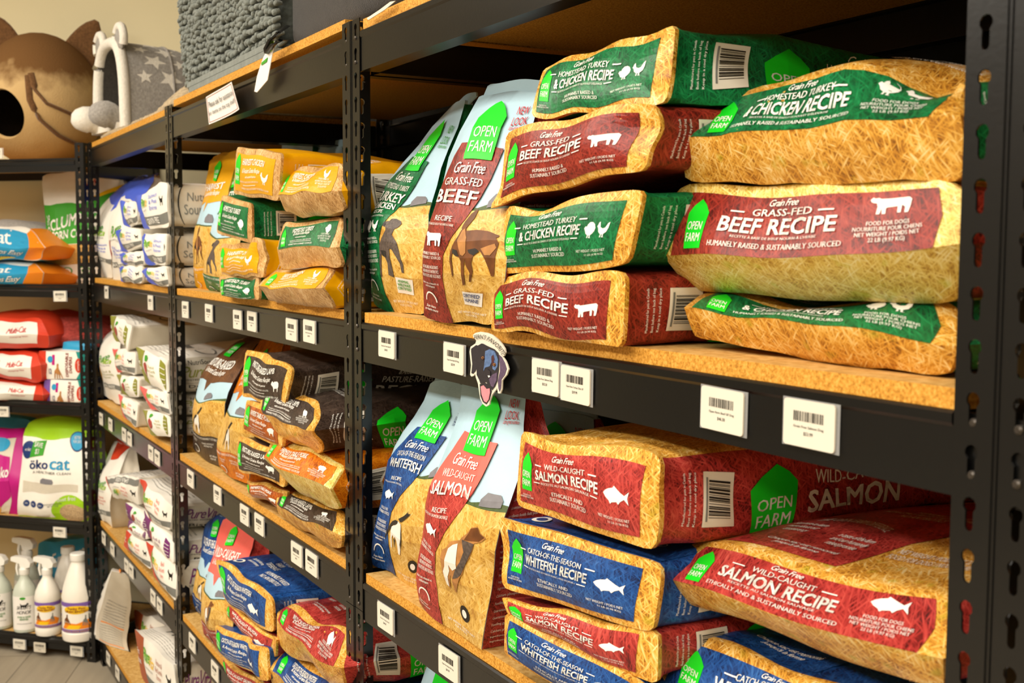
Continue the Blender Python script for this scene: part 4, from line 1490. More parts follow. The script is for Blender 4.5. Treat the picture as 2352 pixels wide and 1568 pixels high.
def info_side():
    k = ('info',)
    if k in _ART: return _ART[k]
    A = Art(SL, VL)
    rr = random.Random(3)
    for i in range(26):
        v = .04 + i * .026
        A.text('ink_white', rr.choice(['Guaranteed Analysis min crude protein', 'Ingredients lentils field peas chickpeas', 'Calcium phosphorus omega vitamins', 'Feeding guide per day cups of kibble']), .5, v, .8, .013, 'm')
    _ART[k] = A
    return A


# nearest unit, upper shelf ------------------------------------------------
G = 'small bags standing at the left, upper shelf of nearest unit'
standing('turkey', 'green turkey bag standing beside the middle post, nearest unit', G, 1,
         [(0, (858, 706), (975, 727), .05), (.3, (846, 560), (985, 575), .035), (.55, (858, 470), (992, 480), .06), (.75, (925, 375), (1012, 392), .1), (.9, (985, 296), (1045, 305), (.15, .12)), (1, (1032, 248), (1071, 228), (.17, .15))],
         [.085, .09, .075, .05, .03, .012], 'ink_doggrey')
standing('beef', 'red beef bag standing with a brown dog printed on it, nearest unit', G, 1,
         [(0, (972, 741), (1140, 756), -.005), (.3, (977, 600), (1165, 615), -.02), (.55, (992, 478), (1188, 480), .0), (.75, (1028, 362), (1215, 350), .035), (.9, (1072, 260), (1236, 250), .07), (1, (1090, 218), (1248, 208), .085)],
         [.085, .095, .08, .05, .03, .012], sart=info_side())
G = 'middling bags stacked at the left, upper shelf of nearest unit'
lying('turkey', 'green turkey bag lying on top of the left stack, upper shelf, nearest unit', G, 1,
      ((1243, 152), (1556, 52), (1545, 232), (1224, 272), dict(yt=.035)), y=.0, depth=.5, drift=(0, 0), back=.62, gus=.012, dents=[(1, -.2, .0, .3, .4, .12, -.012, .01, 0)])
lying('beef', 'red beef bag second from top of the left stack, upper shelf, nearest unit', G, 1,
      ((1149, 303), (1506, 226), (1490, 382), (1144, 470)), depth=.46, back=.85, drift=(-.02, -.02), dents=[(.9, .3, 0, .25, .5, .1, 0, .012, 0), (-1, -1, 0, .1, .3, .1, -.012, -.008, -.004)])
lying('turkey', 'green turkey bag third from top of the left stack, upper shelf, nearest unit', G, 1,
      ((1163, 470), (1484, 424), (1441, 614), (1157, 634)), depth=.46, back=.85, drift=(-.02, -.01), dents=[(-.4, 1, 0, .3, .3, .15, 0, 0, -.01)])
lying('beef', 'red beef bag at the bottom of the left stack, upper shelf, nearest unit', G, 1,
      ((1130, 632), (1446, 617), (1432, 796), (1130, 758)), depth=.46, back=.85, drift=(-.02, 0), bottom=True)
G = 'big bags stacked at the right, upper shelf of nearest unit'
big('turkey', 'big green turkey bag on top of the right stack, upper shelf, nearest unit', G, 1,
    [(0, (1578, 424), (2226, 420)), (.5, (1572, 324), (2200, 268)), (1, (1632, 224), (2215, 196))], [.05, .035, .105], depth=[.5, .5, .42], dents=[(.25, 1, .12, .6, .5, .25, 0, 0, .03), (.75, 1, 0, .2, .4, .1, 0, .02, -.02)])
big('beef', 'big red beef bag in the middle of the right stack, upper shelf, nearest unit', G, 1,
    [(0, (1580, 668), (2200, 692)), (.5, (1518, 590), (2212, 565)), (1, (1543, 424), (2226, 424))], [.07, .03, .05], straw='straw_pale', back=.9)
big('turkey', 'big green turkey bag at the bottom of the right stack, upper shelf, nearest unit', G, 1,
    [(0, (1596, 792), (2182, 868)), (.5, (1577, 712), (2196, 775)), (1, (1608, 668), (2204, 694))], [.053, .04, .09], bottom=True, back=.95, dents=[(-.1, 1, .05, .5, .5, .3, 0, 0, -.012)])

# nearest unit, lower shelf ------------------------------------------------
G = 'small bags standing at the left, lower shelf of nearest unit'
standing('whitefish', 'blue whitefish bag standing beside the middle post, nearest unit', G, 2,
         [(0, (858, 1297), (982, 1378), .037), (.3, (866, 1168), (1003, 1236), .02), (.55, (892, 1062), (1032, 1100), .035), (.75, (926, 985), (1064, 1012), .06), (.9, (964, 925), (1088, 942), .08), (1, (988, 870), (1098, 880), .09)],
         [.085, .095, .08, .05, .03, .012], 'ink_dogblack')
standing('salmon', 'salmon coloured bag standing in front of the blue bag, lower shelf', G, 2,
         [(0, (957, 1394), (1112, 1495), .004), (.28, (968, 1270), (1124, 1350), -.012), (.5, (982, 1155), (1156, 1205), -.004), (.7, (1020, 1040), (1190, 1070), .025), (.88, (1058, 935), (1205, 950), .055), (1, (1066, 870), (1212, 880), .07)],
         [.09, .1, .085, .05, .03, .012], 'ink_dogtan', sart=info_side())
standing('salmon', 'shaded white topped bag standing behind the lower left stack, nearest unit', None, 2,
         [(0, (1205, 1290), (1372, 1330), .3), (.5, (1207, 1130), (1372, 1150), .3), (1, (1207, 935), (1366, 962), .33)],
         [.085, .07, .012], 'ink_dogtan')
G = 'middling bags stacked at the left, lower shelf of nearest unit'
lying('salmon', 'red salmon bag on top of the left stack, lower shelf, nearest unit', G, 2,
      ((1200, 989), (1515, 1048), (1500, 1272), (1193, 1163)), depth=.5, topm='straw_gold', back=.95, drift=(0, .0))
lying('whitefish', 'blue whitefish bag second from top of the left stack, nearest unit', G, 2,
      ((1152, 1190), (1513, 1282), (1505, 1448), (1162, 1352)), depth=.45, back=.85, drift=(-.03, 0), tart=True, dents=[(-.8, 0, 0, .25, .6, .1, 0, .012, 0), (-1, 1, 0, .15, .3, .1, -.008, 0, .004)])
lying('salmon', 'red salmon bag third from top of the left stack, nearest unit', G, 2,
      ((1150, 1372), (1512, 1452), (1508, 1575), (1166, 1412)), depth=.45, back=.85, drift=(-.03, 0))
lying('whitefish', 'blue whitefish bag at the bottom of the left stack, nearest unit', G, 2,
      ((1162, 1412), (1496, 1580), (1480, 1690), (1157, 1508)), depth=.45, back=.85, drift=(-.03, 0), bottom=True)
G = 'big bags stacked at the right, lower shelf of nearest unit'
big('salmon', 'big red salmon bag on top of the right stack, lower shelf, nearest unit', G, 2,
    [(0, (1562, 1374), (2180, 1600)), (.5, (1532, 1318), (2166, 1520)), (1, (1580, 1226), (2186, 1405))], [.03, .01, .06], depth=[.5, .52, .46], back=.92, dents=[(.2, 1, .4, .8, .5, .3, 0, 0, .02), (1, 1, .3, .4, .5, .4, 0, 0, .02)])
big('whitefish', 'big blue bag under the big red salmon bag, nearest unit', G, 2,
    [(0, (1512, 1640), (2160, 1960)), (.5, (1508, 1570), (2170, 1800)), (1, (1538, 1450), (2180, 1650))], [.04, .015, .05], bottom=True, back=.95, topm='print_blue')

# nearest unit, third shelf: only a corner is in the frame ---------------------
standing('salmon', 'light blue topped bag on the lowest visible shelf, nearest unit', None, 3,
         [(0, (946, 1900), (1080, 2010), .05), (.6, (950, 1660), (1085, 1730), .05), (1, (990, 1470), (1100, 1490), .12)], [.09, .07, .012], seal=True)

# middle unit, upper shelf -------------------------------------------------
G = 'small bags standing at the left, upper shelf of middle unit'
standing('chicken_g', 'yellow chicken bag standing at the far end, middle unit', G, 1,
         [(0, (453, 661), (514, 676), .06), (.3, (448, 590), (514, 598), .05), (.55, (456, 510), (520, 512), .06), (.75, (472, 440), (532, 440), .09), (1, (483, 364), (546, 352), .14)], [.085, .09, .08, .05, .012])
standing('turkey_g', 'green bag standing between the yellow bag and the stack, middle unit', G, 1,
         [(0, (474, 665), (545, 688), .035), (.3, (471, 610), (545, 618), .03), (.55, (486, 530), (556, 535), .05), (.75, (508, 460), (572, 460), .09), (1, (528, 372), (590, 364), .14)], [.085, .09, .08, .05, .012], 'ink_dogtan')
G = 'middling bags stacked at the left, upper shelf of middle unit'
K2 = dict(y=-.02, depth=.46, back=.85, drift=(-.02, 0))
lying('chicken_g', 'yellow chicken bag on top of the left stack, middle unit', G, 1, ((544, 344), (648, 352), (637, 464), (534, 444)), **{**K2, 'back': .6})
lying('turkey_g', 'green turkey bag second from top of the left stack, middle unit', G, 1, ((507, 442), (582, 466), (580, 562), (499, 537)), **K2)
lying('chicken_g', 'crumpled yellow bag third from top of the left stack, middle unit', G, 1, ((509, 562), (600, 551), (606, 634), (505, 626)), dents=[(0, .6, 0, .4, .5, .2, 0, .02, -.006), (1, 0, .1, .3, .4, .2, 0, .01, 0)], **K2)
lying('turkey_g', 'crumpled green bag at the bottom of the left stack, middle unit', G, 1, ((504, 632), (590, 628), (596, 694), (508, 691)), bottom=True, dents=[(.3, .7, 0, .4, .5, .2, 0, .02, -.006)], **K2)
G = 'big bags stacked at the right, upper shelf of middle unit'
KB = dict(depth=.48, back=.9, tart=False)
big('chicken_g', 'big yellow chicken bag on top of the right stack, middle unit', G, 1, [(0, (654, 490), (790, 496)), (.5, (638, 445), (776, 440)), (1, (661, 386), (788, 374))], [-.005, -.02, .02], topm='print_yellow', depth=[.48, .48, .44], back=1.15)
big('turkey_g', 'big green turkey bag in the middle of the right stack, middle unit', G, 1, [(0, (648, 611), (789, 617)), (.5, (640, 566), (772, 567)), (1, (653, 504), (788, 503))], [-.005, -.02, .01], topm='print_green', **KB)
big('chicken_g', 'big yellow chicken bag at the bottom of the right stack, middle unit', G, 1, [(0, (622, 706), (776, 720)), (.5, (593, 657), (746, 663)), (1, (629, 618), (768, 611))], [-.005, -.03, .01], topm='print_yellow', bottom=True, gus=.02, **KB)
for _n, (_a, _b, _y) in enumerate((((640, 700), (720, 330), .40), ((718, 700), (790, 330), .42))):
    standing('turkey', ('left', 'right')[_n] + ' green bag top peeking out behind the yellow bags, middle unit', None, 1,
             [(0, (_a[0], 670), (_b[0], 676), _y), (.6, (_a[0], 460), (_b[0], 462), _y), (1, (_a[0] + 2, 344), (_b[0] - 2, 334), _y + .02)], [.085, .07, .012])

# middle unit, second shelf ------------------------------------------------
G = 'small bags standing at the left, second shelf of middle unit'
standing('lamb_g', 'brown lamb bag standing at the far end, middle unit', G, 2,
         [(0, (440, 1033), (504, 1075), .035), (.3, (441, 965), (512, 990), .02), (.55, (450, 900), (520, 912), .025), (.75, (480, 835), (550, 850), .06), (.9, (525, 795), (585, 800), .11), (1, (548, 778), (606, 782), .14)], [.085, .09, .08, .05, .03, .012])
standing('pork_g', 'orange pork bag standing beside the brown lamb bag, middle unit', G, 2,
         [(0, (502, 1072), (570, 1116), .03), (.3, (504, 1005), (580, 1035), .015), (.55, (520, 935), (598, 950), .02), (.75, (552, 865), (625, 880), .06), (1, (590, 780), (660, 790), .13)], [.085, .09, .08, .05, .012], 'ink_dogblack')
G = 'middling bags stacked at the left, second shelf of middle unit'
lying('lamb_g', 'dark brown lamb bag on top of the left stack, middle unit', G, 2, ((563, 806), (670, 842), (652, 938), (557, 906)), **K2)
lying('rust_g', 'rust orange bag second from top of the left stack, middle unit', G, 2, ((564, 918), (668, 952), (655, 1030), (556, 995)), **K2)
lying('lamb_g', 'dark brown lamb bag third from top of the left stack, middle unit', G, 2, ((546, 1000), (660, 1042), (652, 1122), (547, 1076)), **K2)
lying('rust_g', 'rust orange bag at the bottom of the left stack, middle unit', G, 2, ((566, 1098), (660, 1130), (650, 1172), (570, 1126)), bottom=True, **{**K2, 'y': .0})
G = 'big bags stacked at the right, second shelf of middle unit'
big('lamb_g', 'big dark brown lamb bag on top of the right stack, middle unit', G, 2, [(0, (634, 1000), (741, 1046)), (.5, (600, 938), (726, 988)), (1, (620, 872), (744, 932))], [-.01, -.035, .01], topm='print_brown', depth=.48, back=1.08, gus=.025)
big('pork_g', 'big orange pork bag in the middle of the right stack, middle unit', G, 2, [(0, (624, 1090), (782, 1178)), (.5, (601, 1050), (760, 1122)), (1, (628, 998), (790, 1066))], [-.01, -.035, .0], topm='print_orange', gus=.02, **KB)
big('lamb_g', 'big dark brown lamb bag at the bottom of the right stack, middle unit', G, 2, [(0, (643, 1192), (792, 1268)), (.5, (630, 1150), (782, 1222)), (1, (643, 1114), (788, 1172))], [.0, -.015, .02], topm='print_brown', bottom=True, **{**KB, 'straw': 'straw_gold'})
standing('pork_g', 'orange bag top showing behind the brown lamb stack, middle unit', None, 2,
         [(0, (585, 1030), (650, 1055), .3), (.6, (585, 880), (650, 890), .3), (1, (587, 782), (650, 795), .33)], [.085, .07, .012])

# middle unit, third shelf -------------------------------------------------
G = 'small bags standing at the left, third shelf of middle unit'
standing('whitefish_g', 'blue whitefish bag standing at the far end, middle unit', G, 3,
         [(0, (445, 1394), (503, 1446), .04), (.35, (447, 1335), (505, 1372), .03), (.65, (460, 1275), (520, 1305), .05), (.85, (474, 1212), (535, 1228), .09), (1, (484, 1178), (540, 1190), .12)], [.085, .09, .07, .035, .012], 'ink_dogblack')
standing('salmon_g', 'salmon coloured bag standing beside the blue whitefish bag, middle unit', G, 3,
         [(0, (468, 1458), (532, 1512), .005), (.35, (465, 1395), (537, 1430), -.01), (.65, (480, 1312), (556, 1340), .02), (.85, (502, 1230), (580, 1252), .07), (1, (513, 1188), (592, 1205), .1)], [.085, .09, .07, .035, .012], 'ink_dogtan')
G = 'middling bags stacked at the left, third shelf of middle unit'
lying('whitefish_g', 'blue whitefish bag on top of the left stack, middle unit', G, 3, ((498, 1282), (628, 1368), (625, 1450), (511, 1374)), tart=True, **{**K2, 'back': 1.05})
lying('salmon_g', 'red salmon bag second from top of the left stack, middle unit', G, 3, ((512, 1384), (640, 1466), (630, 1510), (516, 1420)), **K2)
lying('whitefish_g', 'blue whitefish bag third from top of the left stack, middle unit', G, 3, ((496, 1434), (612, 1490), (616, 1568), (500, 1500)), **{**K2, 'y': -.035})
lying('salmon_g', 'red salmon bag at the bottom of the left stack, middle unit', G, 3, ((503, 1508), (618, 1578), (616, 1630), (505, 1545)), bottom=True, **{**K2, 'y': -.01})
G = 'big bags stacked at the right, third shelf of middle unit'
big('salmon_g', 'big red salmon bag on top of the right stack, middle unit', G, 3, [(0, (640, 1478), (796, 1586)), (.5, (631, 1424), (788, 1532)), (1, (648, 1374), (798, 1462))], [-.01, -.03, .02], topm='print_salmon', depth=.48, back=1.0)
big('whitefish_g', 'big blue whitefish bag under the red salmon bag, middle unit', G, 3, [(0, (632, 1580), (790, 1720)), (.5, (622, 1535), (782, 1650)), (1, (650, 1482), (796, 1580))], [-.01, -.03, .01], topm='print_blue', bottom=True, **KB)

# far unit: white bags -----------------------------------------------------
def white(c, label, group, shelf, quad, y=-.005, depth=.46, flip=False, band=.3, side=None, tart=True, bottom=False, back=.9, **k):
    fm = 'film_white'
    k.setdefault('lip', .03)
    return bag('white_kibble_bag', label, 'bag', group, q4(y, *quad), depth, (fm, fm, 'film_beige', fm, fm), white_end(c, flip, band),  # beige side film: shade on the white bag's side put into the colour
               white_side(side) if side is not None else None, white_top(c) if tart else None, zmin=SH[shelf] if bottom else None, back=back, drift=(-.01, 0), **k)


def white_up(c, label, group, shelf, rows, depths, **k):
    R_ = [(v, at(*a, y), at(*b, y)) for v, a, b, y in rows]
    fm = 'film_white'
    return bag('white_standing_bag', label, 'bag', group, R_, depths, (fm, fm, 'film_beige', fm, fm), white_stand(c), k.pop('sart', None), None, lip=0, rnd=.03, back=1, gus=.012, sb=0, tb=0,  # sides in the same beige, shade painted into the film
               zmin=SH[shelf], smooth_rows=True, band=0, fb=.02, seal=WH[c][0] if c in ('blue', 'brick') else fm, **k)


G = 'white and blue bags on the upper shelf of the far unit'
white_up('blue', 'white bag with blue top standing nearest the corner post, far unit', G, 1,
         [(0, (221, 637), (260, 645), .05), (.4, (217, 555), (255, 552), .04), (.65, (222, 500), (262, 492), .06), (.85, (258, 445), (300, 438), .12), (1, (298, 412), (332, 406), .2)], [.085, .09, .07, .04, .012])
white_up('blue', 'white bag with blue top standing beside the blue stack, far unit', G, 1,
         [(0, (259, 643), (302, 654), .02), (.4, (254, 560), (302, 566), .01), (.65, (260, 492), (310, 492), .03), (.85, (285, 438), (345, 432), .09), (1, (306, 410), (362, 402), .14)], [.085, .09, .07, .04, .012])
white('blue', 'white and blue bag on top of the left stack, far unit', G, 1, ((275, 464), (318, 462), (318, 514), (284, 522)))
white('blue', 'white and blue bag second from top of the left stack, far unit', G, 1, ((266, 530), (320, 522), (322, 562), (277, 581)))
white('blue', 'thin white and blue bag third from top of the left stack, far unit', G, 1, ((275, 582), (328, 577), (328, 611), (278, 606)))
white('blue', 'white and blue bag at the bottom of the left stack, far unit', G, 1, ((273, 613), (326, 610), (325, 653), (277, 648)), bottom=True)
white('blue', 'tall white and blue bag on top of the right stack, far unit', G, 1, ((306, 454), (382, 416), (386, 520), (331, 526)), side=0, y=-.01)
white('blue', 'white and blue bag in the middle of the right stack, far unit', G, 1, ((323, 540), (385, 534), (386, 609), (338, 606)), side=0, y=-.01)
white('blue', 'white and blue bag at the bottom of the right stack, far unit', G, 1, ((322, 621), (386, 610), (388, 660), (350, 657)), side=0, y=-.01, bottom=True)
G = 'white and olive bags on the second shelf of the far unit'
white_up('olive', 'white bag with a pear print standing at the corner, far unit', G, 2,
         [(0, (239, 911), (278, 933), .035), (.4, (231, 842), (274, 852), .025), (.7, (234, 785), (278, 788), .04), (1, (250, 752), (290, 748), .1)], [.085, .09, .06, .012])
white('olive', 'white and olive bag on top of the left stack, far unit', G, 2, ((254, 722), (304, 744), (299, 800), (268, 788)), back=1.05)
white('coral', 'white and coral bag second from top of the left stack, far unit', G, 2, ((255, 798), (310, 808), (311, 860), (270, 852)))
white('olive', 'white and olive bag third from top of the left stack, far unit', G, 2, ((266, 859), (326, 874), (323, 915), (284, 908)))
white('coral', 'white and coral bag at the bottom of the left stack, far unit', G, 2, ((270, 906), (314, 922), (313, 985), (285, 957)), bottom=True)
white('olive', 'large white and olive bag on top of the right stack, far unit', G, 2, ((311, 795), (384, 826), (388, 902), (331, 872)), side=1, back=1.25)
white('coral', 'white and coral bag in the middle of the right stack, far unit', G, 2, ((318, 884), (386, 906), (391, 950), (348, 942)), side=1)
white('olive', 'white and olive bag at the bottom of the right stack, far unit', G, 2, ((325, 938), (389, 956), (391, 1006), (352, 996)), side=1, bottom=True)
G = 'white, red and purple bags on the third shelf of the far unit'
white_up('brick', 'white bag with a red top standing at the corner, far unit', G, 3,
         [(0, (228, 1197), (258, 1218), .02), (.35, (224, 1140), (256, 1152), .01), (.65, (231, 1080), (272, 1086), .03), (.85, (250, 1035), (290, 1044), .07), (1, (264, 1012), (300, 1026), .1)], [.09, .1, .07, .035, .012])
white('brick', 'white bag turned upside down on the left stack, far unit', G, 3, ((243, 1092), (322, 1094), (318, 1158), (256, 1140)), flip=True, band=.05, back=1.2)
white('purple', 'white and purple bag under the upside down bag, far unit', G, 3, ((292, 1156), (345, 1190), (345, 1225), (298, 1192)))
white('purple', 'flattened white and purple bag third in the left stack, far unit', G, 3, ((296, 1192), (342, 1228), (342, 1246), (294, 1210)))
white('brick', 'white and red bag at the bottom of the left stack, far unit', G, 3, ((291, 1212), (340, 1246), (346, 1310), (284, 1252)), bottom=True)
white('brick', 'large white and red bag on top of the right stack, far unit', G, 3, ((317, 1096), (394, 1160), (388, 1222), (341, 1184)), side=2, back=1.35)
white('purple', 'white and purple bag in the middle of the right stack, far unit', G, 3, ((330, 1172), (398, 1246), (400, 1294), (342, 1236)), side=2)
white('brick', 'white and red bag at the bottom of the right stack, far unit', G, 3, ((336, 1238), (402, 1290), (404, 1380), (354, 1324)), side=2, bottom=True)
G = 'white bags on the lowest shelf of the far unit'


def white_back():
    A = Art(SL, VL)
    for v in (.44, .19):
        A.rect('printed_panel', 'ink_orange', .12, v, .88, v + .012)
    for i in range(22):
        v = .08 + i * .028
        if abs(v - .45) < .02 or abs(v - .2) < .02: continue
        A.text('ink_grey', 'Guaranteed Analysis Crude Protein Ingredients Peas Lentils'[i % 9:], .5, v, .74, .014, 'm')
    return A


_R = [(0, at(221, 1504, -.02), at(226, 1506, -.03)), (.45, at(218, 1420, -.02), at(224, 1422, -.03)), (.8, at(238, 1345, .0), at(246, 1347, -.005)), (1, at(254, 1308, .02), at(260, 1308, .015))]
_R = [(v, at(*a, .06), at(*b, -.02)) for v, a, b in ((0, (214, 1478), (224, 1503)), (.45, (212, 1408), (222, 1420)), (.8, (238, 1340), (247, 1346)), (1, (256, 1306), (262, 1310)))]
bag('white_standing_bag', 'white bag with orange lines standing side on at the end, lowest shelf', 'bag', G, _R, [.21, .2, .14, .08], ('film_white', 'film_white', 'film_beige', 'film_white', 'film_white'),
    white_stand('rust'), white_back(), None, lip=0, rnd=.03, back=1, gus=.0, sb=.02, tb=0, zmin=SH[4], smooth_rows=True, band=0, ddir=(.93, .36, 0), seal='ink_orange')
white('rust', 'white and rust bag at the back of the lowest shelf, far unit', G, 4, ((308, 1396), (385, 1440), (395, 1520), (318, 1500)), y=.1, depth=.38, bottom=True, back=1.1)
white('rust', 'large white and rust bag at the front of the lowest shelf, far unit', G, 4, ((306, 1440), (402, 1530), (408, 1640), (328, 1560)), y=-.01, depth=.3, side=2, bottom=True, back=1.3)
# ------------------------------------------------------------------ corner unit: litter, nappies, cleaners
def lbag(name, label, group, rows, depth, mats, art=None, shelf=None, **k):
    """rows: v, left px, right px, distance behind the front of the corner unit"""
    R_ = [(v, atl(*a, d), atl(*b, d)) for v, a, b, d in rows]
    for key, val in dict(lip=0, rnd=.05, back=.92, fb=.02, gus=.0, wr=.003).items():
        k.setdefault(key, val)
    return bag(name, label, 'bag', group, R_, depth, mats, art, None, None, ddir=tuple(-LN), zmin=LSH[shelf] if shelf is not None else None, **k)


def art_clumps():
    A = Art(UL, VL)
    P = 'printed_panel'
    A.poly(P, 'ink_skyblue', [(0, .02), (.78, .02), (.84, .5), (.9, .85), (.6, .95), (0, .98)])
    A.poly(P, 'ink_orange', [(.78, .02), (1, .03), (1, .97), (.9, .85), (.84, .5)])
    A.text('ink_white', 'Great', .45, .72, .5, .3, 's')
    A.text('ink_black', 'Clumps Easy', .56, .3, .44, .26, 's')
    A.text('ink_white', 'Clumps Easy', .555, .31, .44, .26, 's', lev=1)
    A.ell(P, 'ink_yellow', .4, .06, .3, .06, 1)
    A.text('ink_navy', 'EARTH CAT', .5, .11, .3, .06)
    return A


_a = art_clumps()
G = 'blue litter bags lying on the corner unit'
_m = ('film_white', 'film_white', 'ink_orange', 'plush_grey', 'ink_skyblue')
lbag('litter_bag', 'upper blue litter bag with orange end on the corner unit', G, [(0, (-95, 600), (98, 596), .02), (.5, (-100, 568), (104, 566), .0), (1, (-90, 522), (70, 526), .1)], .32, _m, _a, None, tb=.03, back=.9)
lbag('litter_bag', 'lower blue litter bag with orange end on the corner unit', G, [(0, (-95, 658), (98, 657), .02), (.5, (-100, 630), (100, 630), .0), (1, (-90, 604), (80, 602), .06)], .32, _m, _a, 1)

A = Art(UL, VL)
A.poly('printed_panel', 'ink_leaf', [(0, .5), (1, .5), (1, .86), (.7, .8), (.45, .76), (.2, .78), (0, .76)])
A.poly('printed_panel', 'ink_yellow', [(.45, .78), (.7, .82), (1, .9), (1, .86), (.7, .8)], 1)
A.rect('printed_panel', 'ink_corn', 0, .28, 1, .495)
A.text('ink_white', '100%', .08, .6, .06, .22, 'm', rot=90)
A.text('ink_white', 'CLUMPING', .42, .665, .6, .075, 'b', slope=.04)
A.text('ink_white', 'CORN COB LITTER', .48, .575, .72, .06, 'b')
A.text('ink_red', 'Purely', .62, .9, .2, .08, 's', slope=.08)
for i in range(4):
    A.ell('logo', 'ink_leaf', .1 + i * .22, .2, .075, .055)
    A.ell('logo', 'ink_white', .1 + i * .22, .2, .06, .044, 1)
    A.ell('logo', 'ink_leaf', .1 + i * .22, .2, .035, .026, 2)
    A.text('ink_leaf', ('100%\nnatural', 'no\ndust', 'flush\nable', 'home\nsafe')[i], .1 + i * .22, .12, .09, .03, 'm')
A.text('ink_grey', 'NET WT 12 LB (5.4 KG)', .6, .06, .4, .02, 'm')
lbag('litter_bag', 'upright white and green corn cob litter bag on the corner unit', None,
     [(0, (98, 657), (288, 660), .2), (.5, (104, 560), (284, 560), .18), (.9, (96, 425), (284, 425), .24), (1, (92, 398), (282, 398), .26)], [.1, .1, .05, .02],
     ('film_white', 'film_white', 'film_beige', 'film_white', 'film_white'), A, 1, seal='film_beige', smooth_rows=True)

A = Art(UL, VL)
A.poly('printed_panel', 'ink_brick', [(0, 0), (1, 0), (1, .12), (.75, .16), (.45, .2), (.2, .2), (0, .18)])
A.poly('printed_panel', 'ink_brick', [(0, 1), (1, 1), (1, .82), (.5, .93), (0, .93)])
A.poly('printed_panel', 'ink_brick', [(.88, 0), (1, 0), (1, 1), (.96, 1), (.9, .5)], 1)
A.text('ink_produce', 'Naturally', .3, .65, .4, .24, 'r')
A.text('ink_red', 'Multi-Cat', .7, .62, .2, .16, 's')
A.ell('printed_panel', 'ink_corn', .36, .4, .04, .1)
A.text('ink_red', 'clumping litter', .72, .42, .18, .06, 'm')
G = 'red litter bags stacked on the corner unit'
_m = ('film_white', 'ink_brick', 'ink_brick', 'ink_brick', 'ink_brick')
lbag('litter_bag', 'long red litter bag, topmost of its stack on the corner unit', G, [(0, (-90, 801), (112, 802), .02), (.5, (-92, 768), (108, 768), .0), (1, (-80, 728), (98, 728), .05)], .36, _m, A, None, tb=.02)
lbag('litter_bag', 'red litter bag in the middle of the stack, beside the orange diapers', G, [(0, (-90, 869), (96, 870), .02), (.5, (-92, 838), (96, 838), .0), (1, (-80, 806), (90, 806), .04)], .36, _m, A)
lbag('litter_bag', 'red litter bag at the bottom of the stack, beside the purple diapers', G, [(0, (-90, 929), (98, 932), .02), (.5, (-92, 902), (100, 903), .0), (1, (-80, 874), (92, 874), .04)], .36, _m, A, 2)
# the end of the long bag reaches further along the shelf
lbag('litter_bag', 'dark red litter bag lying across the diaper packs behind the post', None, [(0, (110, 792), (236, 800), .1), (.5, (112, 768), (240, 772), .09), (1, (110, 730), (232, 748), .14)], .26,
     ('ink_produce', 'ink_produce', 'ink_produce', 'ink_produce', 'ink_produce'), None, None, tb=.02)


def diapers(edge):
    A = Art(UL, VL)
    P = 'printed_panel'
    A.rect(P, edge, 0, 0, .16, 1)
    A.poly(P, 'ink_teal', [(.8, 0), (.9, .3), (.86, .7), (.8, 1), (1, 1), (1, 0)])
    A.text('ink_produce', 'DISPOSABLE\nDIAPERS', .66, .52, .14, .86, 'b', rot=90)
    A.ell('logo', 'ink_brick', .86, .5, .07, .26)
    A.text('ink_white', 'simple', .86, .5, .05, .36, 'm', rot=90, lev=1)
    A.rect(P, 'ink_magenta', .3, .52, .36, .88)
    A.shape(P, 'ink_dogtan', DOGSIT, .42, .3, .2, .56, 1)
    A.ell(P, 'ink_skyblue', .26, .72, .06, .12, 1)
    A.text('ink_navy', '12', .26, .3, .06, .2, 'b')
    return A


G = 'diaper packs stacked on the corner unit'
lbag('diaper_pack', 'orange and white diaper pack stacked on the purple one', G, [(0, (90, 869), (197, 868), .03), (1, (88, 806), (196, 808), .03)], .16, ('film_white', 'ink_brick', 'ink_navy', 'film_white', 'ink_teal'), diapers('ink_brick'), None, rnd=.03, back=1, wr=.0012, fb=.006)
lbag('diaper_pack', 'purple and white diaper pack standing on the shelf', G, [(0, (102, 932), (198, 932), .03), (1, (102, 872), (197, 872), .03)], .16, ('film_white', 'ink_violet', 'ink_navy', 'film_white', 'ink_navy'), diapers('ink_violet'), 2, rnd=.03, back=1, wr=.0012, fb=.006)
lbag('diaper_pack', 'small blue pack lying on top of the diaper packs', None, [(0, (142, 805), (200, 805), .05), (1, (146, 784), (200, 786), .06)], .1, ('ink_skyblue',) * 5, None, None, rnd=.03, back=1, wr=.001, fb=.004)

A = Art(UL, VL)
P = 'printed_panel'
A.poly(P, 'ink_lime', [(0, .84), (.3, .8), (.6, .82), (1, .8), (1, 1), (0, 1)])
A.poly(P, 'ink_lime', [(1, 0), (1, .88), (.975, .6), (.96, .2), (.9, .04), (.4, .02), (0, .03), (0, 0)])
A.ell('logo', 'ink_navy', .83, .78, .115, .09)
A.ell('logo', 'ink_skyblue', .83, .78, .1, .078, 1)
A.text('ink_white', 'BETTER\nFOR CATS', .83, .79, .12, .06, 'm', lev=2)
A.ell('logo', 'ink_navy', .1, .7, .1, .08)
A.text('ink_white', 'no dust', .1, .7, .1, .03, 'm', lev=1)
A.poly('logo', 'ink_leaf', [(.15, .63), (.36, .66), (.38, .8), (.17, .77)], 1)
A.text('ink_white', 'SAVE\n$3', .265, .715, .14, .11, 'b', lev=2)
A.text('ink_navy', 'öko', .3, .57, .28, .085, 'b')
A.text('ink_skyblue', 'cat', .6, .575, .28, .09, 'b')
A.text('ink_grey', 'A HEALTHIER CLEAN', .48, .5, .54, .022, 'm')
A.shape(P, 'ink_barn', [(0, 0), (0, .6), (.2, 1), (.9, .9), (1, .4), (.95, 0)], .44, .43, .2, .045, 1)
A.poly(P, 'film_beige', [(.06, .32), (.84, .34), (.84, .4), (.2, .41), (.06, .44)])
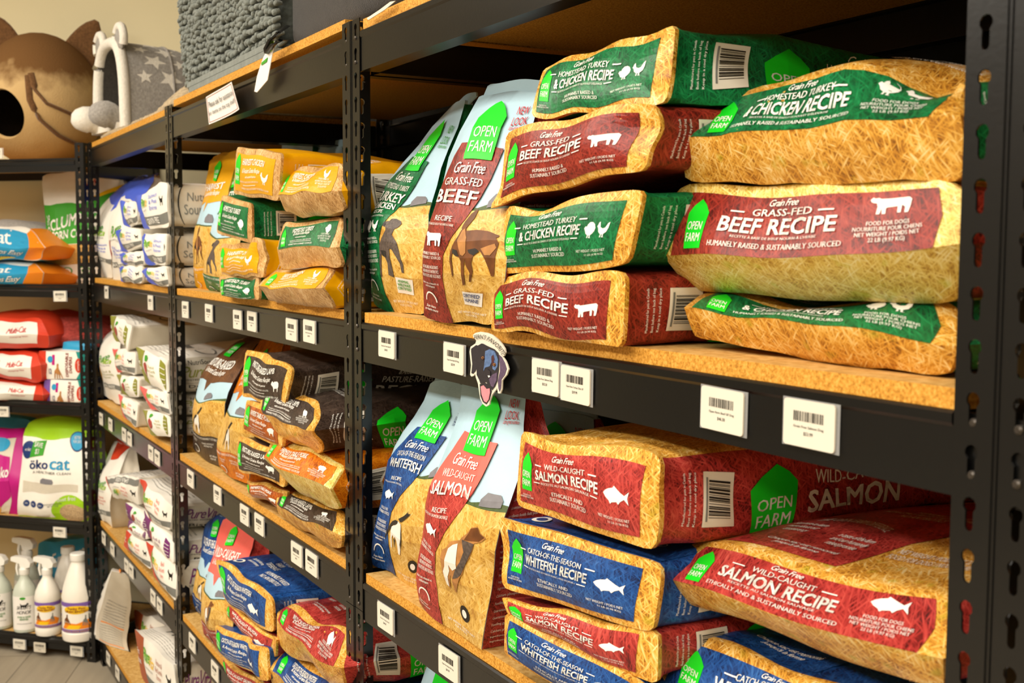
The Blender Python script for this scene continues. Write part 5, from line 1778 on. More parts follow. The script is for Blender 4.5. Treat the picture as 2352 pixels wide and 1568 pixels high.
for i in range(3):
    A.ell('logo', 'ink_navy', .13 + i * .12, .2, .05, .036)
    A.text('ink_white', ('7X', 'FSC', 'BIO')[i], .13 + i * .12, .2, .05, .02, 'm', lev=1)
A.text('ink_grey', 'natural wood clumping litter\nNET WT 9.9 LB', .53, .2, .22, .05, 'm')
A.ell(P, 'ink_lime', .76, .13, .25, .18, 1, 28)
A.ell(P, 'ink_pellet', .8, .11, .19, .115, 2, 24)
A.text('ink_white', 'dust free', .7, .27, .24, .04, 'm', lev=2, slope=.04)
lbag('litter_bag', 'white and lime green wood litter bag standing on the corner unit', None,
     [(0, (36, 1192), (206, 1199), .03), (.25, (40, 1145), (208, 1150), .015), (.6, (52, 1060), (208, 1062), .03), (.88, (60, 990), (206, 990), .07), (1, (66, 964), (202, 962), .1)], [.13, .13, .11, .05, .03],
     ('film_white', 'ink_lime', 'ink_lime', 'ink_lime', 'ink_lime'), A, 3, smooth_rows=True, back=1)
A = Art(UL, VL)
A.poly('printed_panel', 'film_beige', [(0, 0), (.86, 0), (.8, .5), (.86, .92), (0, .92)])
A.poly('printed_panel', 'ink_magenta', [(0, .1), (.6, .02), (.82, .3), (.8, .72), (.5, .8), (0, .75)], 1)
A.ell('logo', 'ink_skyblue', .62, .86, .16, .07, 2)
A.text('ink_white', 'öko', .7, .58, .2, .1, 'b', lev=2)
A.ell('printed_panel', 'ink_corn', .5, .12, .2, .1, 2)
lbag('litter_bag', 'magenta litter bag standing at the left edge of the corner unit', None,
     [(0, (-95, 1188), (46, 1188), .05), (.5, (-95, 1100), (56, 1100), .03), (1, (-85, 990), (62, 988), .12)], [.13, .12, .05],
     ('ink_magenta', 'ink_magenta', 'ink_magenta', 'ink_magenta', 'ink_magenta'), A, 3, back=1)
A = Art(UL, VL)
A.ell('logo', 'ink_navy', .4, .86, .12, .08)
A.ell('logo', 'ink_skyblue', .4, .86, .1, .066, 1)
A.text('ink_white', 'cat', .4, .6, .5, .1)
lbag('litter_bag', 'blue litter bag standing behind the magenta bag', None, [(0, (-95, 1180), (72, 1180), .28), (1, (-85, 962), (72, 962), .3)], [.12, .05],
     ('ink_skyblue',) * 5, A, 3, back=1)
A = Art(UL, VL)
A.text('ink_white', 'Fur Care', .62, .8, .66, .2, 's', slope=.12)
A.poly('printed_panel', 'ink_teal', [(.3, 0), (1, 0), (1, .3), (.7, .2)])
lbag('litter_bag', 'blue bag standing behind the cleaner bottles', None, [(0, (76, 1418), (205, 1428), .28), (1, (84, 1242), (200, 1238), .33)], .1, ('ink_skyblue',) * 5, A, 4, back=1)

def cyl_patch(c, r, z0, z1, face, span=2.4, n=16, m=6):
    a0 = math.atan2(face[1], face[0])
    U = np.linspace(0, 1, n + 1)
    V = np.linspace(0, 1, m + 1)
    P = np.zeros((m + 1, n + 1, 3))
    for j, v in enumerate(V):
        for i, u in enumerate(U):
            t = a0 + span * (u - .5)
            P[j, i] = (c[0] + r * math.cos(t), c[1] + r * math.sin(t), c[2] + z0 + (z1 - z0) * v)
    return Patch(U, V, P), U, V


TOCAM = np.array([.98, -.2, 0])


def bottle(label, group, px, py, kind, scale=1.0):
    c = on(px, py, LSH[4])
    root = thing('jug' if kind == 'jug' else 'spray_bottle', tuple(c), label, 'bottle', group)
    O = (0, 0, 0)
    s = scale
    body = MB()
    if kind == 'frost':
        prof = [(.030, 0), (.041, .004), (.043, .012), (.043, .13), (.041, .15), (.034, .17), (.022, .188), (.016, .2), (.0155, .222)]
    elif kind == 'white':
        prof = [(.032, 0), (.043, .004), (.046, .014), (.046, .03), (.044, .034), (.044, .13), (.046, .136), (.042, .16), (.032, .185), (.02, .205), (.0165, .212), (.0165, .232)]
    else:
        prof = [(.046, 0), (.058, .006), (.061, .02), (.061, .034), (.058, .038), (.058, .15), (.06, .16), (.052, .2), (.04, .24), (.028, .272), (.023, .284), (.023, .296)]
    prof = [(r * s, z * s) for r, z in prof]
    body.lathe(prof, O, 28)
    bo = body.build('body', 'bottle_frost' if kind == 'frost' else 'bottle_white', root, True, 35)
    top = prof[-1][1]
    if kind == 'jug':
        cap = MB()
        cap.lathe([(.027 * s, 0), (.028 * s, .003), (.028 * s, .022), (.025 * s, .026)], (0, 0, top - .008), 24)
        cap.build('cap', 'trigger_white', root, True, 35)
    else:
        t = MB()
        t.lathe([(.0175 * s, 0), (.0185 * s, .003), (.0185 * s, .02), (.012 * s, .026), (.011 * s, .036)], (0, 0, top - .012), 20)
        # head pointing left along the shelf: sloping back, nozzle, lever
        L = LT[:2]
        pr = [(-.03, .03), (-.034, .045), (-.02, .062), (.02, .066), (.046, .064), (.05, .06), (.05, .048), (.03, .044), (.014, .04), (.01, .024), (-.012, .024)]
        m = MB()
        m.prism([(p[0] * s, p[1] * s + top - .012) for p in pr], 'y', -.011 * s, .011 * s)
        m.prism([(p[0] * s, p[1] * s + top - .012) for p in [(.022, .046), (.03, .044), (.034, .02), (.028, -.004), (.023, -.004), (.027, .02)]], 'y', -.006 * s, .006 * s)
        ang = math.atan2(L[1], L[0])
        hm = [(x * math.cos(ang) - y * math.sin(ang), x * math.sin(ang) + y * math.cos(ang), z) for x, y, z in m.V]
        t.add(hm, m.F)
        t.build('spray_trigger', 'trigger_white', root, True, 30)
    if kind == 'frost':
        p, U, V = cyl_patch(np.zeros(3), .043 * s, .012 * s, .14 * s, TOCAM)
        A = Art(U, V)
        A.rect('printed_panel', 'paper_white', .02, .02, .98, .98)
        A.ell('logo', 'ink_leaf', .45, .93, .1, .04)
        A.shape('logo', 'ink_black', PUP, .5, .72, .3, .16, flip=True)
        A.text('ink_black', "SKOUT'S\nHONOR", .48, .6, .5, .24, 's')
        A.text('ink_leaf', 'STAIN & ODOR\nREMOVER', .48, .36, .44, .12, 'b')
        A.text('ink_grey', 'unscented professional strength', .48, .2, .5, .04, 'm')
        lay(A, p, bo, np.zeros(3), rename={'printed_panel': 'paper_label'})
    else:
        R = .0445 if kind == 'white' else .0585
        z0, z1 = (.036, .128) if kind == 'white' else (.04, .148)
        p, U, V = cyl_patch(np.zeros(3), R * s, z0 * s, z1 * s, TOCAM, 2.8)
        A = Art(U, V)
        A.rect('printed_panel', 'bottle_white', 0, 0, 1, 1)
        A.rect('printed_panel', 'ink_violet', 0, .86, 1, 1, 1)
        A.rect('printed_panel', 'ink_violet', 0, 0, 1, .1, 1)
        A.ell('logo', 'ink_yellow', .45, .76, .28, .14)
        A.text('ink_produce', 'Yucky Poo\nUNSCENTED', .45, .76, .5, .18, 'b', lev=1)
        A.poly('printed_panel', 'ink_orange', [(.1, .12), (.8, .12), (.86, .3), (.7, .42), (.45, .3), (.2, .34)], 1)
        A.poly('printed_panel', 'ink_yellow', [(.2, .12), (.5, .12), (.55, .24), (.3, .26)], 2)
        A.shape('printed_panel', 'ink_dogbrown', DOGSIT, .24, .44, .18, .34, 2)
        A.shape('printed_panel', 'ink_grey', DOGSIT, .64, .4, .14, .36, 2)
        A.text('ink_yellow', 'STAIN & ODOR REMOVER', .45, .05, .6, .05, 'm', lev=2)
        lay(A, p, bo, np.zeros(3), rename={'printed_panel': 'paper_label'})
    return root


G = 'cleaner bottles on the bottom shelf of the corner unit'
bottle('frosted spray bottle cut off by the left edge', G, 2, 1440, 'frost')
bottle('frosted spray bottle with a green spotted label, second from the left', G, 60, 1447, 'frost')
bottle('frosted spray bottle standing behind the others', G, 66, 1418, 'frost', 1.12)
bottle('white spray bottle with purple and orange label beside the jug', G, 112, 1455, 'white')
bottle('large white jug with purple and orange label beside the corner post', G, 184, 1466, 'jug')
bottle('white jug standing behind the purple labelled bottles', G, 160, 1425, 'jug', .9)

# ------------------------------------------------------------------ things on the top shelves
# cat cave of felt, with a round mouth and two ears
CR = .232
cc = atl(96, 358, .225)
cc[2] = LSH[0]


def felt_mat():
    m, nt, b_ = base_mat('felt_cave', .95, .1)
    tc = nd(nt, 'ShaderNodeTexCoord')
    sp = nd(nt, 'ShaderNodeSeparateXYZ')
    nt.links.new(tc.outputs['Object'], sp.inputs[0])
    n = nd(nt, 'ShaderNodeTexNoise')
    n.inputs['Scale'].default_value = 11
    n.inputs['Detail'].default_value = 8
    nt.links.new(tc.outputs['Object'], n.inputs['Vector'])
    ma = nd(nt, 'ShaderNodeMath', operation='MULTIPLY_ADD')
    ma.inputs[1].default_value = .22
    nt.links.new(n.outputs['Fac'], ma.inputs[0])
    nt.links.new(sp.outputs['Z'], ma.inputs[2])
    r = nd(nt, 'ShaderNodeValToRGB')
    cr = r.color_ramp
    cr.elements.new(.5)
    cr.elements.new(.5)
    for e, (p, h) in zip(cr.elements, ((.02, '#a3783f'), (.2, '#c3a06c'), (.375, '#c9a977'), (.44, '#72512f'))):
        e.position = p
        e.color = lin(h)
    nt.links.new(ma.outputs[0], r.inputs[0])
    nt.links.new(r.outputs[0], b_.inputs['Base Color'])
    bump(nt, b_, tc.outputs['Object'], 180, .5, .003)


felt_mat()
root = thing('cat_cave', tuple(cc), 'brown and tan felt cat cave with two ears and a round opening', 'cat bed')


def cave_pt(d, k=1.0):
    """point of the rounded, flat bottomed shell in direction d"""
    d = d / np.linalg.norm(d)
    r = CR * (1 + .08 * max(d[2], 0) ** 2)
    p = np.array([d[0] * r * 1.02, d[1] * r * .95, d[2] * r * (1.08 if d[2] > 0 else .95)]) * k
    p[2] = max(p[2] + .21, .001 + (1 - k) * .1)
    return p


ax = LN + LT * .02 + np.array([0, 0, -.24])
ax /= np.linalg.norm(ax)
e1 = np.cross(ax, [0, 0, 1.0]); e1 /= np.linalg.norm(e1)
e2 = np.cross(e1, ax)
NT, NP = 40, 26
V, Fc, MI = [], [], []
for lay_, k in ((0, 1.0), (1, .93)):
    base = len(V)
    for j in range(NP):
        th = math.radians(23) + (math.pi - math.radians(23)) * j / (NP - 1)
        for i in range(NT):
            ph = 2 * math.pi * i / NT
            d = ax * math.cos(th) + (e1 * math.cos(ph) + e2 * math.sin(ph)) * math.sin(th)
            V.append(cave_pt(d, k))
    for j in range(NP - 1):
        for i in range(NT):
            q = (base + j * NT + i, base + j * NT + (i + 1) % NT, base + (j + 1) * NT + (i + 1) % NT, base + (j + 1) * NT + i)
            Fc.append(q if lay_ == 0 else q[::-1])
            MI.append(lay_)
for i in range(NT):
    Fc.append((i, NP * NT + i, NP * NT + (i + 1) % NT, (i + 1) % NT))
    MI.append(0)
o = mesh_obj('shell', V, Fc, ['felt_cave', 'felt_dark'], root, MI, True, sharp=60)
bm = bmesh.new(); bm.from_mesh(o.data); bmesh.ops.recalc_face_normals(bm, faces=bm.faces); bm.to_mesh(o.data); bm.free()
for sgn, lean in ((-1, -.02), (1, .05)):
    rt = np.array([.27, .963, 0])
    bx = rt * (.112 * sgn + .012)
    p0 = np.array([bx[0], bx[1], .385])
    tip = p0 + rt * (.03 * sgn + lean) + np.array([0, 0, .15])
    m = MB()
    tw = np.array([.963, -.27, 0])
    ax_ = (tip - p0) / np.linalg.norm(tip - p0)
    wd = np.cross(ax_, tw)
    wd /= np.linalg.norm(wd)
    Ve, Fe = [], []
    for t, w_ in zip(np.linspace(-.25, 1, 10), [.066, .066, .065, .063, .06, .056, .05, .042, .03, .01]):
        for k_ in range(16):
            a_ = 2 * math.pi * k_ / 16
            Ve.append(p0 + (tip - p0) * t + wd * (w_ * math.cos(a_)) + tw * (min(.016, w_) * math.sin(a_) - .02 * (1 - (math.cos(a_)) ** 2) * (1 - t)))
    for i_ in range(9):
        for k_ in range(16):
            Fe.append((i_ * 16 + k_, i_ * 16 + (k_ + 1) % 16, (i_ + 1) * 16 + (k_ + 1) % 16, (i_ + 1) * 16 + k_))
    Fe.append(tuple(range(16))[::-1])
    Fe.append(tuple(9 * 16 + k_ for k_ in range(16)))
    m.add(Ve, Fe)
    m.build('ear', 'felt_brown', root, True, 70)
for pts in ([(96, 170), (106, 205), (130, 232), (165, 246), (205, 262), (222, 268)], [(90, 175), (94, 225), (112, 268), (150, 303), (190, 320), (215, 326)]):
    path = []
    for px, py in pts:
        dx, dz = (px - 96) / 640, (225 - py) / 640
        d = np.array([.27, .963, 0]) * dx + np.array([0, 0, dz]) + np.array([.963, -.27, 0]) * math.sqrt(max(.002, CR ** 2 - dx ** 2 - dz ** 2))
        path.append(cave_pt(d, 1.0))
    fine = []
    for i in range(len(path) - 1):
        for t in np.linspace(0, 1, 5)[:-1]:
            q = path[i] + (path[i + 1] - path[i]) * t
            q2 = q - np.array([0, 0, .21])
            fine.append(cave_pt(q2 / np.array([1.02, .95, 1.08 if q2[2] > 0 else .95]), 1.0))
    m = MB()
    m.tube(fine, [.012] * (len(fine) - 1) + [.004], 10, 0, .5)
    m.build('felt_stripe', 'felt_brown', root, True, 70)

# fleece mat lying on the far unit's top
zt = SH[0]
x0, x1, y0, y1 = -2.30, -1.25, .012, .5
b = MB()
NX, NY = 60, 24
P = np.zeros((NY + 1, NX + 1, 3))
for j in range(NY + 1):
    for i in range(NX + 1):
        u, v = i / NX, j / NY
        h = .026 + .008 * math.sin(9 * u + 3 * v) + .05 * math.exp(-((u - .88) / .1) ** 2 - ((v - .3) / .4) ** 2)
        h *= min(1, 6 * v + .35, 6 * (1 - v) + .2)
        P[j, i] = (x0 + (x1 - x0) * u, y0 + (y1 - y0) * v - .006 * math.sin(14 * u), zt + h + random.uniform(-.0025, .0025))
V = [tuple(p) for p in P.reshape(-1, 3)]
Fc = [(j * (NX + 1) + i, j * (NX + 1) + i + 1, (j + 1) * (NX + 1) + i + 1, (j + 1) * (NX + 1) + i) for j in range(NY) for i in range(NX)]
k = len(V)
edge = [j for j in range(NX + 1)] + [(j + 1) * (NX + 1) - 1 for j in range(1, NY + 1)] + [NY * (NX + 1) + i for i in range(NX - 1, -1, -1)] + [j * (NX + 1) for j in range(NY - 1, 0, -1)]
V += [(V[e][0], V[e][1], zt + .0008) for e in edge]
ne = len(edge)
Fc += [(edge[i], k + i, k + (i + 1) % ne, edge[(i + 1) % ne]) for i in range(ne)]
Fc.append(tuple(range(k, k + ne))[::-1])
org = np.array([(x0 + x1) / 2, (y0 + y1) / 2, zt])
o = mesh_obj('fleece_mat', [np.array(v) - org for v in V], Fc, 'fleece_beige', None, None, True, tuple(org))
bm = bmesh.new(); bm.from_mesh(o.data); bmesh.ops.recalc_face_normals(bm, faces=bm.faces); bm.to_mesh(o.data); bm.free()
tag(o, 'beige woolly fleece mat lying under the grey star pet house', 'mat')

# grey plush pet house with white stars
hx, hy, hz = -2.345, .06, zt + .03
HW, HH, HD = .15, .30, .32
root = thing('pet_house', (hx, hy, hz), 'grey plush pet house with white stars and round ears', 'cat bed')
root.rotation_euler = (0, 0, math.radians(7))


def arch(t, k=1.0):
    """outline of the house front, t 0..1 from left foot over the top to right foot"""
    a = math.pi * (1 - t)
    x = HW * k * math.copysign(abs(math.cos(a)) ** .72, math.cos(a))
    z = (HH - HW * (1 - k)) * abs(math.sin(a)) ** .62
    return x, z


U = np.linspace(0, 1, 33)
VV = np.linspace(0, 1, 9)
P = np.zeros((9, 33, 3))
for j, v in enumerate(VV):
    for i, u in enumerate(U):
        x, z = arch(u, 1 - .12 * max(0, v - .6) / .4 + .03 * math.sin(math.pi * v))
        P[j, i] = (x, HD * v, z * (1 - .07 * v))
p = Patch(U, VV, P)
V = [tuple(q) for q in P.reshape(-1, 3)]
Fc = [(j * 33 + i, j * 33 + i + 1, (j + 1) * 33 + i + 1, (j + 1) * 33 + i) for j in range(8) for i in range(32)]
n0 = len(V)
V += [(q[0] * .86, q[1], q[2] * .93) for q in V]
Fc += [tuple(i + n0 for i in f[::-1]) for f in Fc]
Fc += [(8 * 33 + i + 1, 8 * 33 + i, n0 - 0 + 8 * 33 + i, n0 + 8 * 33 + i + 1) for i in range(32)]
Fc.append(tuple(8 * 33 + i for i in range(33)))
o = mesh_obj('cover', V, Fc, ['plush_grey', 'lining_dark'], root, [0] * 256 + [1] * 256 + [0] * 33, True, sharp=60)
bm = bmesh.new(); bm.from_mesh(o.data); bmesh.ops.recalc_face_normals(bm, faces=bm.faces); bm.to_mesh(o.data); bm.free()
A = Art(U, VV)
rr = random.Random(5)
for iu in range(9):
    for iv in range(3):
        cu, cv = .14 + iu * .09, .2 + iv * .27 + (.12 if iu % 2 else 0)
        if cv > .95: continue
        big_ = 1.3 if (iu + iv) % 2 else .85
        a0 = rr.uniform(0, 1.2)
        A.poly('printed_panel', 'plush_white', [(cu + .038 * big_ * (1 if k_ % 2 == 0 else .44) * math.cos(a0 + math.pi * k_ / 5), cv + .1 * big_ * (1 if k_ % 2 == 0 else .44) * math.sin(a0 + math.pi * k_ / 5)) for k_ in range(10)])
lay(A, p, o, np.zeros(3), flip=True, rename={'printed_panel': 'star_pattern'})
# piping round the mouth
m = MB()
m.tube([(arch(t, .95)[0], -.004, arch(t, .95)[1] * .985 + .006) for t in np.linspace(0, 1, 34)], .019, 10)
m.build('white_piping', 'plush_white', root, True, 60)
m = MB()
m.tube([(P[4, i][0] * 1.01, P[4, i][1], P[4, i][2] * 1.005) for i in range(2, 31)], .004, 6)
m.build('seam', 'plush_grey', root, True, 60)
for sx in (-1, 1):
    m = MB()
    ex, ez = sx * .105, HH - .005
    m.tube([(ex + .04 * math.cos(t), -.004, ez + .042 * math.sin(t)) for t in np.linspace(-.5, math.pi + .5, 16)], .014, 8)
    e_ = m.build('ear', 'plush_white', root, True, 60)
    m = MB()
    m.lathe([(.001, -.008), (.03, -.008), (.036, 0), (.03, .008), (.001, .008)], (0, 0, 0), 16)
    Vr = [(ex + v[0], -.004 + v[2], ez + v[1] * 1.1) for v in m.V]
    k = MB(); k.add(Vr, m.F)
    k.build('ear_lining', 'plush_grey', e_, True, 60)
for px_ in (-.1, .1):
    m = MB()
    ns = 10
    m.tube([(px_, -.1 + .11 * t, .028 + .02 * math.sin(math.pi * min(1, t * 1.2))) for t in np.linspace(0, 1, ns)], [.016, .034, .042, .045, .045, .042, .038, .034, .03, .02], 14)
    m.build('paw', 'plush_white' if px_ < 0 else 'plush_grey', root, True, 70)
m = MB()
m.box(-HW * .92, HW * .92, -.03, HD * .96, 0, .022)
m.build('cushion', 'plush_white', root)

# grey chenille mat, folded, on the middle unit
zb = SH[0] + .0135
mx0, mx1, my0, my1, mh = -1.235, -.40, .008, .36, .36
root = thing('chenille_mat', ((mx0 + mx1) / 2, (my0 + my1) / 2, zb), 'grey shaggy chenille doormat folded on top of the middle unit', 'mat')
cx, cy = (mx0 + mx1) / 2, (my0 + my1) / 2


def blob_box(w, d, h, r, nx=14, nz=10):
    b = bmesh.new()
    bmesh.ops.create_cube(b, size=1)
    bmesh.ops.scale(b, vec=(w, d, h), verts=b.verts)
    bmesh.ops.translate(b, vec=(0, 0, h / 2), verts=b.verts)
    bmesh.ops.bevel(b, geom=b.edges[:], offset=r, segments=5, affect='EDGES', profile=.5)
    V = [tuple(v.co) for v in b.verts]
    Fc = [tuple(v.index for v in f.verts) for f in b.faces]
    b.free()
    return V, Fc


V, Fc = blob_box(mx1 - mx0 - .03, my1 - my0 - .03, mh, .07)
V = [(v[0], v[1], v[2]) for v in V]
core = mesh_obj('mat_body', V, Fc, 'chenille_core', root, None, True, sharp=60)
m = MB()
m.box(-.25, (mx1 - mx0) / 2 - .02, -(my1 - my0) / 2 - .004, .1, 0, .012)
m.box(-.28, (mx1 - mx0) / 2 - .05, -(my1 - my0) / 2 - .002, .1, .014, .026)
m.build('mat_backing', 'chenille_grey', root)
V, Fc = [], []
rr = random.Random(11)


def noodle(p, d, L, r):
    d = Vector(d).normalized()
    a = d.cross(Vector((0, 0, 1)) if abs(d.z) < .9 else Vector((1, 0, 0))).normalized()
    b_ = d.cross(a)
    droop = Vector((rr.uniform(-.3, .3), 0, -.2 + rr.uniform(-.2, .2)))
    k0 = len(V)
    rings = ((0, .7), (.4, .95), (.78, 1.05), (.95, .75))
    for t, rad in rings:
        c = Vector(p) + d * (L * t) + droop * (L * t * t * .8)
        for i in range(6):
            q = math.pi * i / 3
            V.append(tuple(c + a * (r * rad * math.cos(q)) + b_ * (r * rad * math.sin(q))))
    c = Vector(p) + d * L + droop * (L * .8)
    V.append(tuple(c))
    for j in range(3):
        for i in range(6):
            Fc.append((k0 + j * 6 + i, k0 + j * 6 + (i + 1) % 6, k0 + (j + 1) * 6 + (i + 1) % 6, k0 + (j + 1) * 6 + i))
    for i in range(6):
        Fc.append((k0 + 18 + i, k0 + 18 + (i + 1) % 6, k0 + 24))


w2, d2 = (mx1 - mx0) / 2 - .015, (my1 - my0) / 2 - .015
ST = .0138
nxx = int(2 * w2 / ST)
nzz = int(mh / ST)
for iz in range(2, nzz + 6):
    for ix in range(nxx + 8):
        # walk over the front and round the left end
        s = -w2 - .1 + ix * ST + (ST / 2 if iz % 2 else 0)
        z = iz * ST + rr.uniform(-.002, .002)
        if z > mh - .002: continue
        rc = .07
        zc = 0
        if z > mh - rc: zc = rc - math.sqrt(max(0, rc ** 2 - (z - mh + rc) ** 2))
        if z < rc: zc = rc - math.sqrt(max(0, rc ** 2 - (rc - z) ** 2))
        if s > -w2 + rc:
            x, y, n = s, -d2 + zc, (0, -1, (z - mh + rc) / rc if z > mh - rc else (-(rc - z) / rc if z < rc else 0))
            if x > w2: continue
        else:
            t = min((-w2 + rc - s) / rc, math.pi / 2)
            x = -w2 + rc - (rc - zc) * math.sin(t)
            y = -d2 + rc - (rc - zc) * math.cos(t)
            n = (-math.sin(t), -math.cos(t), 0)
        fold = .012 * math.sin(x * 14 + z * 9) + .008 * math.sin(x * 31 - z * 20)
        noodle((x, y + .002 + fold * .4, z), (n[0] + rr.uniform(-.45, .45), n[1], n[2] * .8 + rr.uniform(-.35, .3)), rr.uniform(.014, .024), rr.uniform(.0052, .0066))
o = mesh_obj('chenille_pile', V, Fc, 'chenille_grey', core, None, True)
o['kind'] = 'stuff'

# black rubber backed mat beside it
bx0, bx1 = -.395, .27
V, Fc = blob_box(bx1 - bx0, .34, .34, .03)
o = mesh_obj('folded_mat', V, Fc, 'mat_black', None, None, True, ((bx0 + bx1) / 2, .2, zb + .0005), sharp=60)
tag(o, 'black woven mat folded beside the grey shaggy mat on top', 'mat')

# hang tag of the shaggy mat
root = thing('hang_tag', tuple(at(640, 90, .0)), 'white and green hang tag on a black strap, hanging from the shaggy mat', 'hang tag')
o0 = at(640, 90, .0)
m = MB()
m.tube([at(u, v, y) - o0 for u, v, y in ((660, 60, .03), (640, 74, -.02), (622, 92, -.024), (612, 112, -.02), (614, 122, -.016))], .006, 8, 0, .3)
m.tube([at(u, v, y) - o0 for u, v, y in ((662, 92, .03), (645, 92, -.018), (626, 104, -.022), (614, 122, -.018))], .006, 8, 0, .3)
m.build('strap', 'strap_black', root, True)
Y = -.016


def plate(name, pts, y, mat, par, th=.0012):
    V = [at(u, v, y) - o0 for u, v in pts]
    V2 = [v + np.array([0, th, 0]) for v in V]
    n = len(V)
    tri = geometry.tessellate_polygon([[Vector((p_[0], p_[1], 0)) for p_ in pts]])
    Fc = [tuple(t) for t in tri] + [tuple(i + n for i in t[::-1]) for t in tri] + [(i, (i + 1) % n, (i + 1) % n + n, i + n) for i in range(n)]
    o = mesh_obj(name, V + V2, Fc, mat, par)
    bm = bmesh.new(); bm.from_mesh(o.data); bmesh.ops.recalc_face_normals(bm, faces=bm.faces); bm.to_mesh(o.data); bm.free()
    return o


c_ = plate('tag_card', [(605, 131), (610, 122), (622, 108), (628, 94), (631, 96), (626, 120), (614, 184), (590, 212), (584, 210), (590, 176), (598, 150)], Y, 'paper_white', root)
plate('green_print', [(612, 118), (622, 104), (628, 92), (627, 104), (622, 118)], Y - .0015, 'ink_lime', c_)
plate('green_print', [(600, 144), (614, 132), (612, 142), (600, 150)], Y - .0015, 'ink_leaf', c_)
o0 = at(870, 10, .0)
root = thing('hang_tag', tuple(o0), 'cream card tag sticking out under the black mat', 'hang tag')
plate('tag_card', [(842, 42), (872, 22), (896, 4), (908, 2), (884, 22), (846, 46)], -.006, 'card_white', root)

# handwritten style request card taped to the top beam
SG = [(476, 223), (548, 189), (566, 252), (483, 286)]
U = np.linspace(0, 1, 13)
V_ = np.linspace(0, 1, 7)
c4 = [at(u, v, -.004) for u, v in SG]
P = np.zeros((7, 13, 3))
for j, v in enumerate(V_):
    for i, u in enumerate(U):
        q = (c4[3] * (1 - u) + c4[2] * u) * (1 - v) + (c4[0] * (1 - u) + c4[1] * u) * v
        P[j, i] = q + np.array([0, -.012 * (u ** 3) - .004 * math.sin(math.pi * u) * v - .003, 0])
pt = Patch(U, V_, P)
o0 = P[0, 6].copy()
V = [tuple(q - o0) for q in P.reshape(-1, 3)]
Fc = [(j * 13 + i, j * 13 + i + 1, (j + 1) * 13 + i + 1, (j + 1) * 13 + i) for j in range(6) for i in range(12)]
n = len(V)
V += [(v[0], v[1] + .0006, v[2]) for v in V]
Fc += [tuple(i + n for i in f[::-1]) for f in Fc]
o = mesh_obj('notice_card', V, Fc, 'paper_white', None, None, True, tuple(o0))
tag(o, 'laminated white notice about the top shelf taped to the top beam', 'sign')
A = Art(U, V_)
A.text('ink_black', 'Please ask for assistance', .52, .66, .86, .2, 'r')
A.text('ink_black', 'for items on the top shelf!', .5, .34, .9, .2, 'r')
for a in ((.03, .05, .97, .065), (.03, .935, .97, .95), (.03, .05, .04, .95), (.96, .05, .97, .95)):
    A.rect('printed_panel', 'ink_produce', *a)
lay(A, pt, o, o0, rename={'printed_panel': 'border_line'})

# ------------------------------------------------------------------ dog head cutout
flat('dog_black', '#2c2930', .4, .4, .2, 300)
flat('dog_blue', '#56709b', .4, .4, .3, 300)
flat('dog_violet', '#5b4a63', .4, .4, .3, 300)
flat('dog_maroon', '#4a2a30', .4, .4, .2, 300)
DY = -.0055
CP = lambda a: (1040 + a[0] / 7.125, 740 + a[1] / 7.125)
o0 = at(1118, 840, DY)
root = thing('dog_cutout', tuple(o0), 'flat dog head cutout with a white rim stuck on the beam', 'sign')


def cut(name, pts, dy, mat, par=None, th=.0004):
    return plate(name, [CP(a) for a in pts], DY - dy, mat, par or root, th)


card = cut('card', [(335, 200), (370, 172), (450, 155), (560, 172), (640, 203), (740, 280), (800, 350), (850, 430), (862, 490), (838, 550), (815, 560), (862, 630), (892, 700), (912, 770), (880, 860), (830, 920), (806, 960), (800, 1100), (776, 1165), (738, 1160), (722, 1060), (716, 1090), (645, 1180), (605, 1290), (597, 1345), (545, 1378), (490, 1335), (448, 1250), (425, 1100), (410, 1000), (375, 900), (366, 840), (340, 875), (305, 887), (283, 860), (298, 700), (274, 480), (290, 400), (370, 345), (383, 300), (358, 268), (330, 232)], 0, 'card_white', None, .0018)
cut('ear', [(300, 432), (380, 372), (440, 390), (420, 540), (395, 640), (400, 720), (370, 800), (330, 842), (303, 830), (318, 680), (298, 480)], .0006, 'dog_black', card)
face = cut('face', [(400, 385), (470, 345), (500, 352), (560, 385), (680, 440), (742, 500), (755, 620), (750, 780), (725, 960), (690, 1050), (640, 1110), (600, 1060), (545, 975), (450, 1000), (430, 940), (390, 860), (388, 740), (400, 600), (430, 480)], .0008, 'dog_black', card)
cut('ear', [(750, 525), (800, 570), (850, 660), (880, 760), (850, 860), (795, 930), (785, 1080), (765, 1135), (745, 1080), (735, 960), (770, 800), (765, 640)], .0006, 'dog_violet', card)
cut('fur_highlight', [(530, 470), (600, 440), (680, 470), (735, 600), (730, 720), (690, 790), (650, 760), (640, 640), (600, 720), (530, 740), (500, 800), (520, 640)], .0012, 'dog_blue', face)
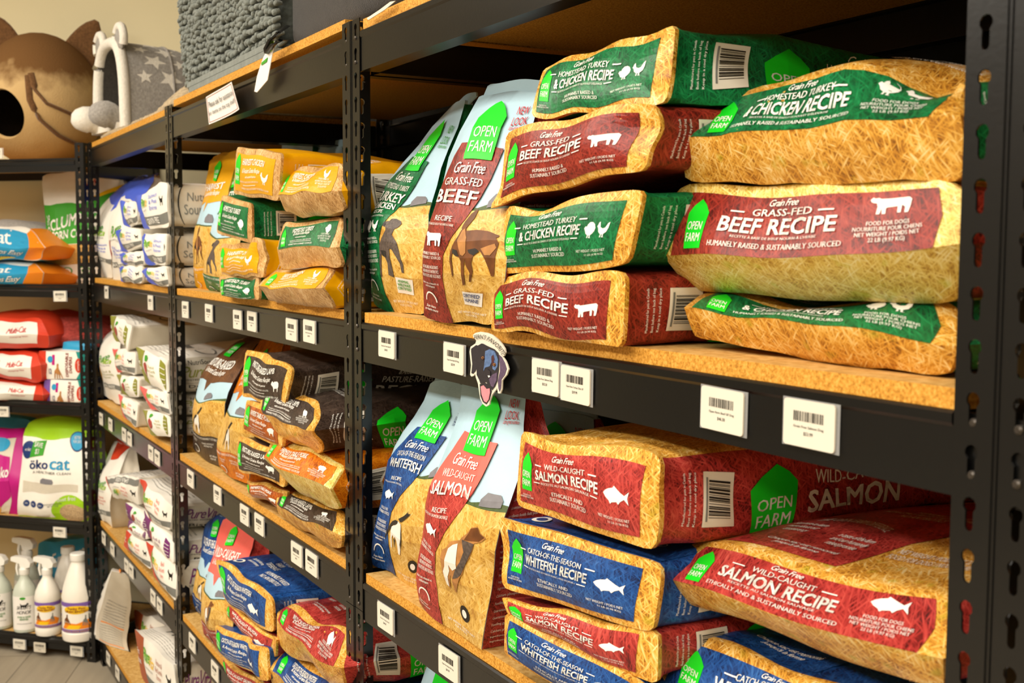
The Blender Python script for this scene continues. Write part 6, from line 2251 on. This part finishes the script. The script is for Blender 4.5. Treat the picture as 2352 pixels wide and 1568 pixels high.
cut('fur_highlight', [(590, 930), (640, 860), (720, 820), (715, 950), (660, 1060), (620, 1040)], .0012, 'dog_violet', face)
cut('fur_highlight', [(630, 560), (660, 530), (680, 600), (660, 680), (635, 720)], .0016, 'dog_maroon', face)
cut('mouth', [(440, 1010), (520, 985), (570, 1010), (610, 1080), (635, 1120), (600, 1260), (545, 1340), (490, 1300), (450, 1200)], .0008, 'dog_black', card)
cut('tongue', [(455, 1050), (500, 1030), (550, 1090), (600, 1080), (605, 1150), (585, 1260), (550, 1312), (510, 1290), (470, 1180)], .0014, 'ink_pink', card)
cut('nose', [(512, 780), (560, 762), (610, 800), (612, 870), (585, 905), (540, 875), (515, 840)], .0018, 'dog_black', face)
cut('nose_shine', [(570, 870), (585, 905), (608, 890), (600, 870)], .0022, 'paper_white', face)
for ex, ey in ((488, 580), (674, 690)):
    def ring(r, k=1.15): return [(ex + r * math.cos(2 * math.pi * i / 14), ey + r * k * math.sin(2 * math.pi * i / 14)) for i in range(14)]
    e_ = cut('eye', ring(26), .0020, 'dog_maroon', face)
    cut('iris', ring(17), .0024, 'ink_dogtan', e_)
    cut('pupil', ring(10), .0028, 'ink_black', e_)
# curved lettering over the head
tv, tf = text_tris("FERN'S FAVORITE!", 'r')
PV = []
arcp = [(350, 245), (410, 235), (480, 232), (545, 252), (620, 290), (700, 350), (760, 410), (810, 480), (832, 530)]
xs = np.linspace(0, 1, len(arcp))
for a, b_ in tv:
    cx_ = np.interp(a, xs, [q[0] for q in arcp])
    cy_ = np.interp(a, xs, [q[1] for q in arcp])
    d = np.array([np.interp(min(a + .02, 1), xs, [q[0] for q in arcp]) - np.interp(max(a - .02, 0), xs, [q[0] for q in arcp]),
                  np.interp(min(a + .02, 1), xs, [q[1] for q in arcp]) - np.interp(max(a - .02, 0), xs, [q[1] for q in arcp])])
    d /= np.linalg.norm(d)
    nrm_ = np.array([d[1], -d[0]])
    q = np.array([cx_, cy_]) + nrm_ * ((b_ - .5) * 74)
    PV.append(at(*CP(q), DY - .0016) - o0)
mesh_obj('lettering', PV, tf, 'ink_black', card)
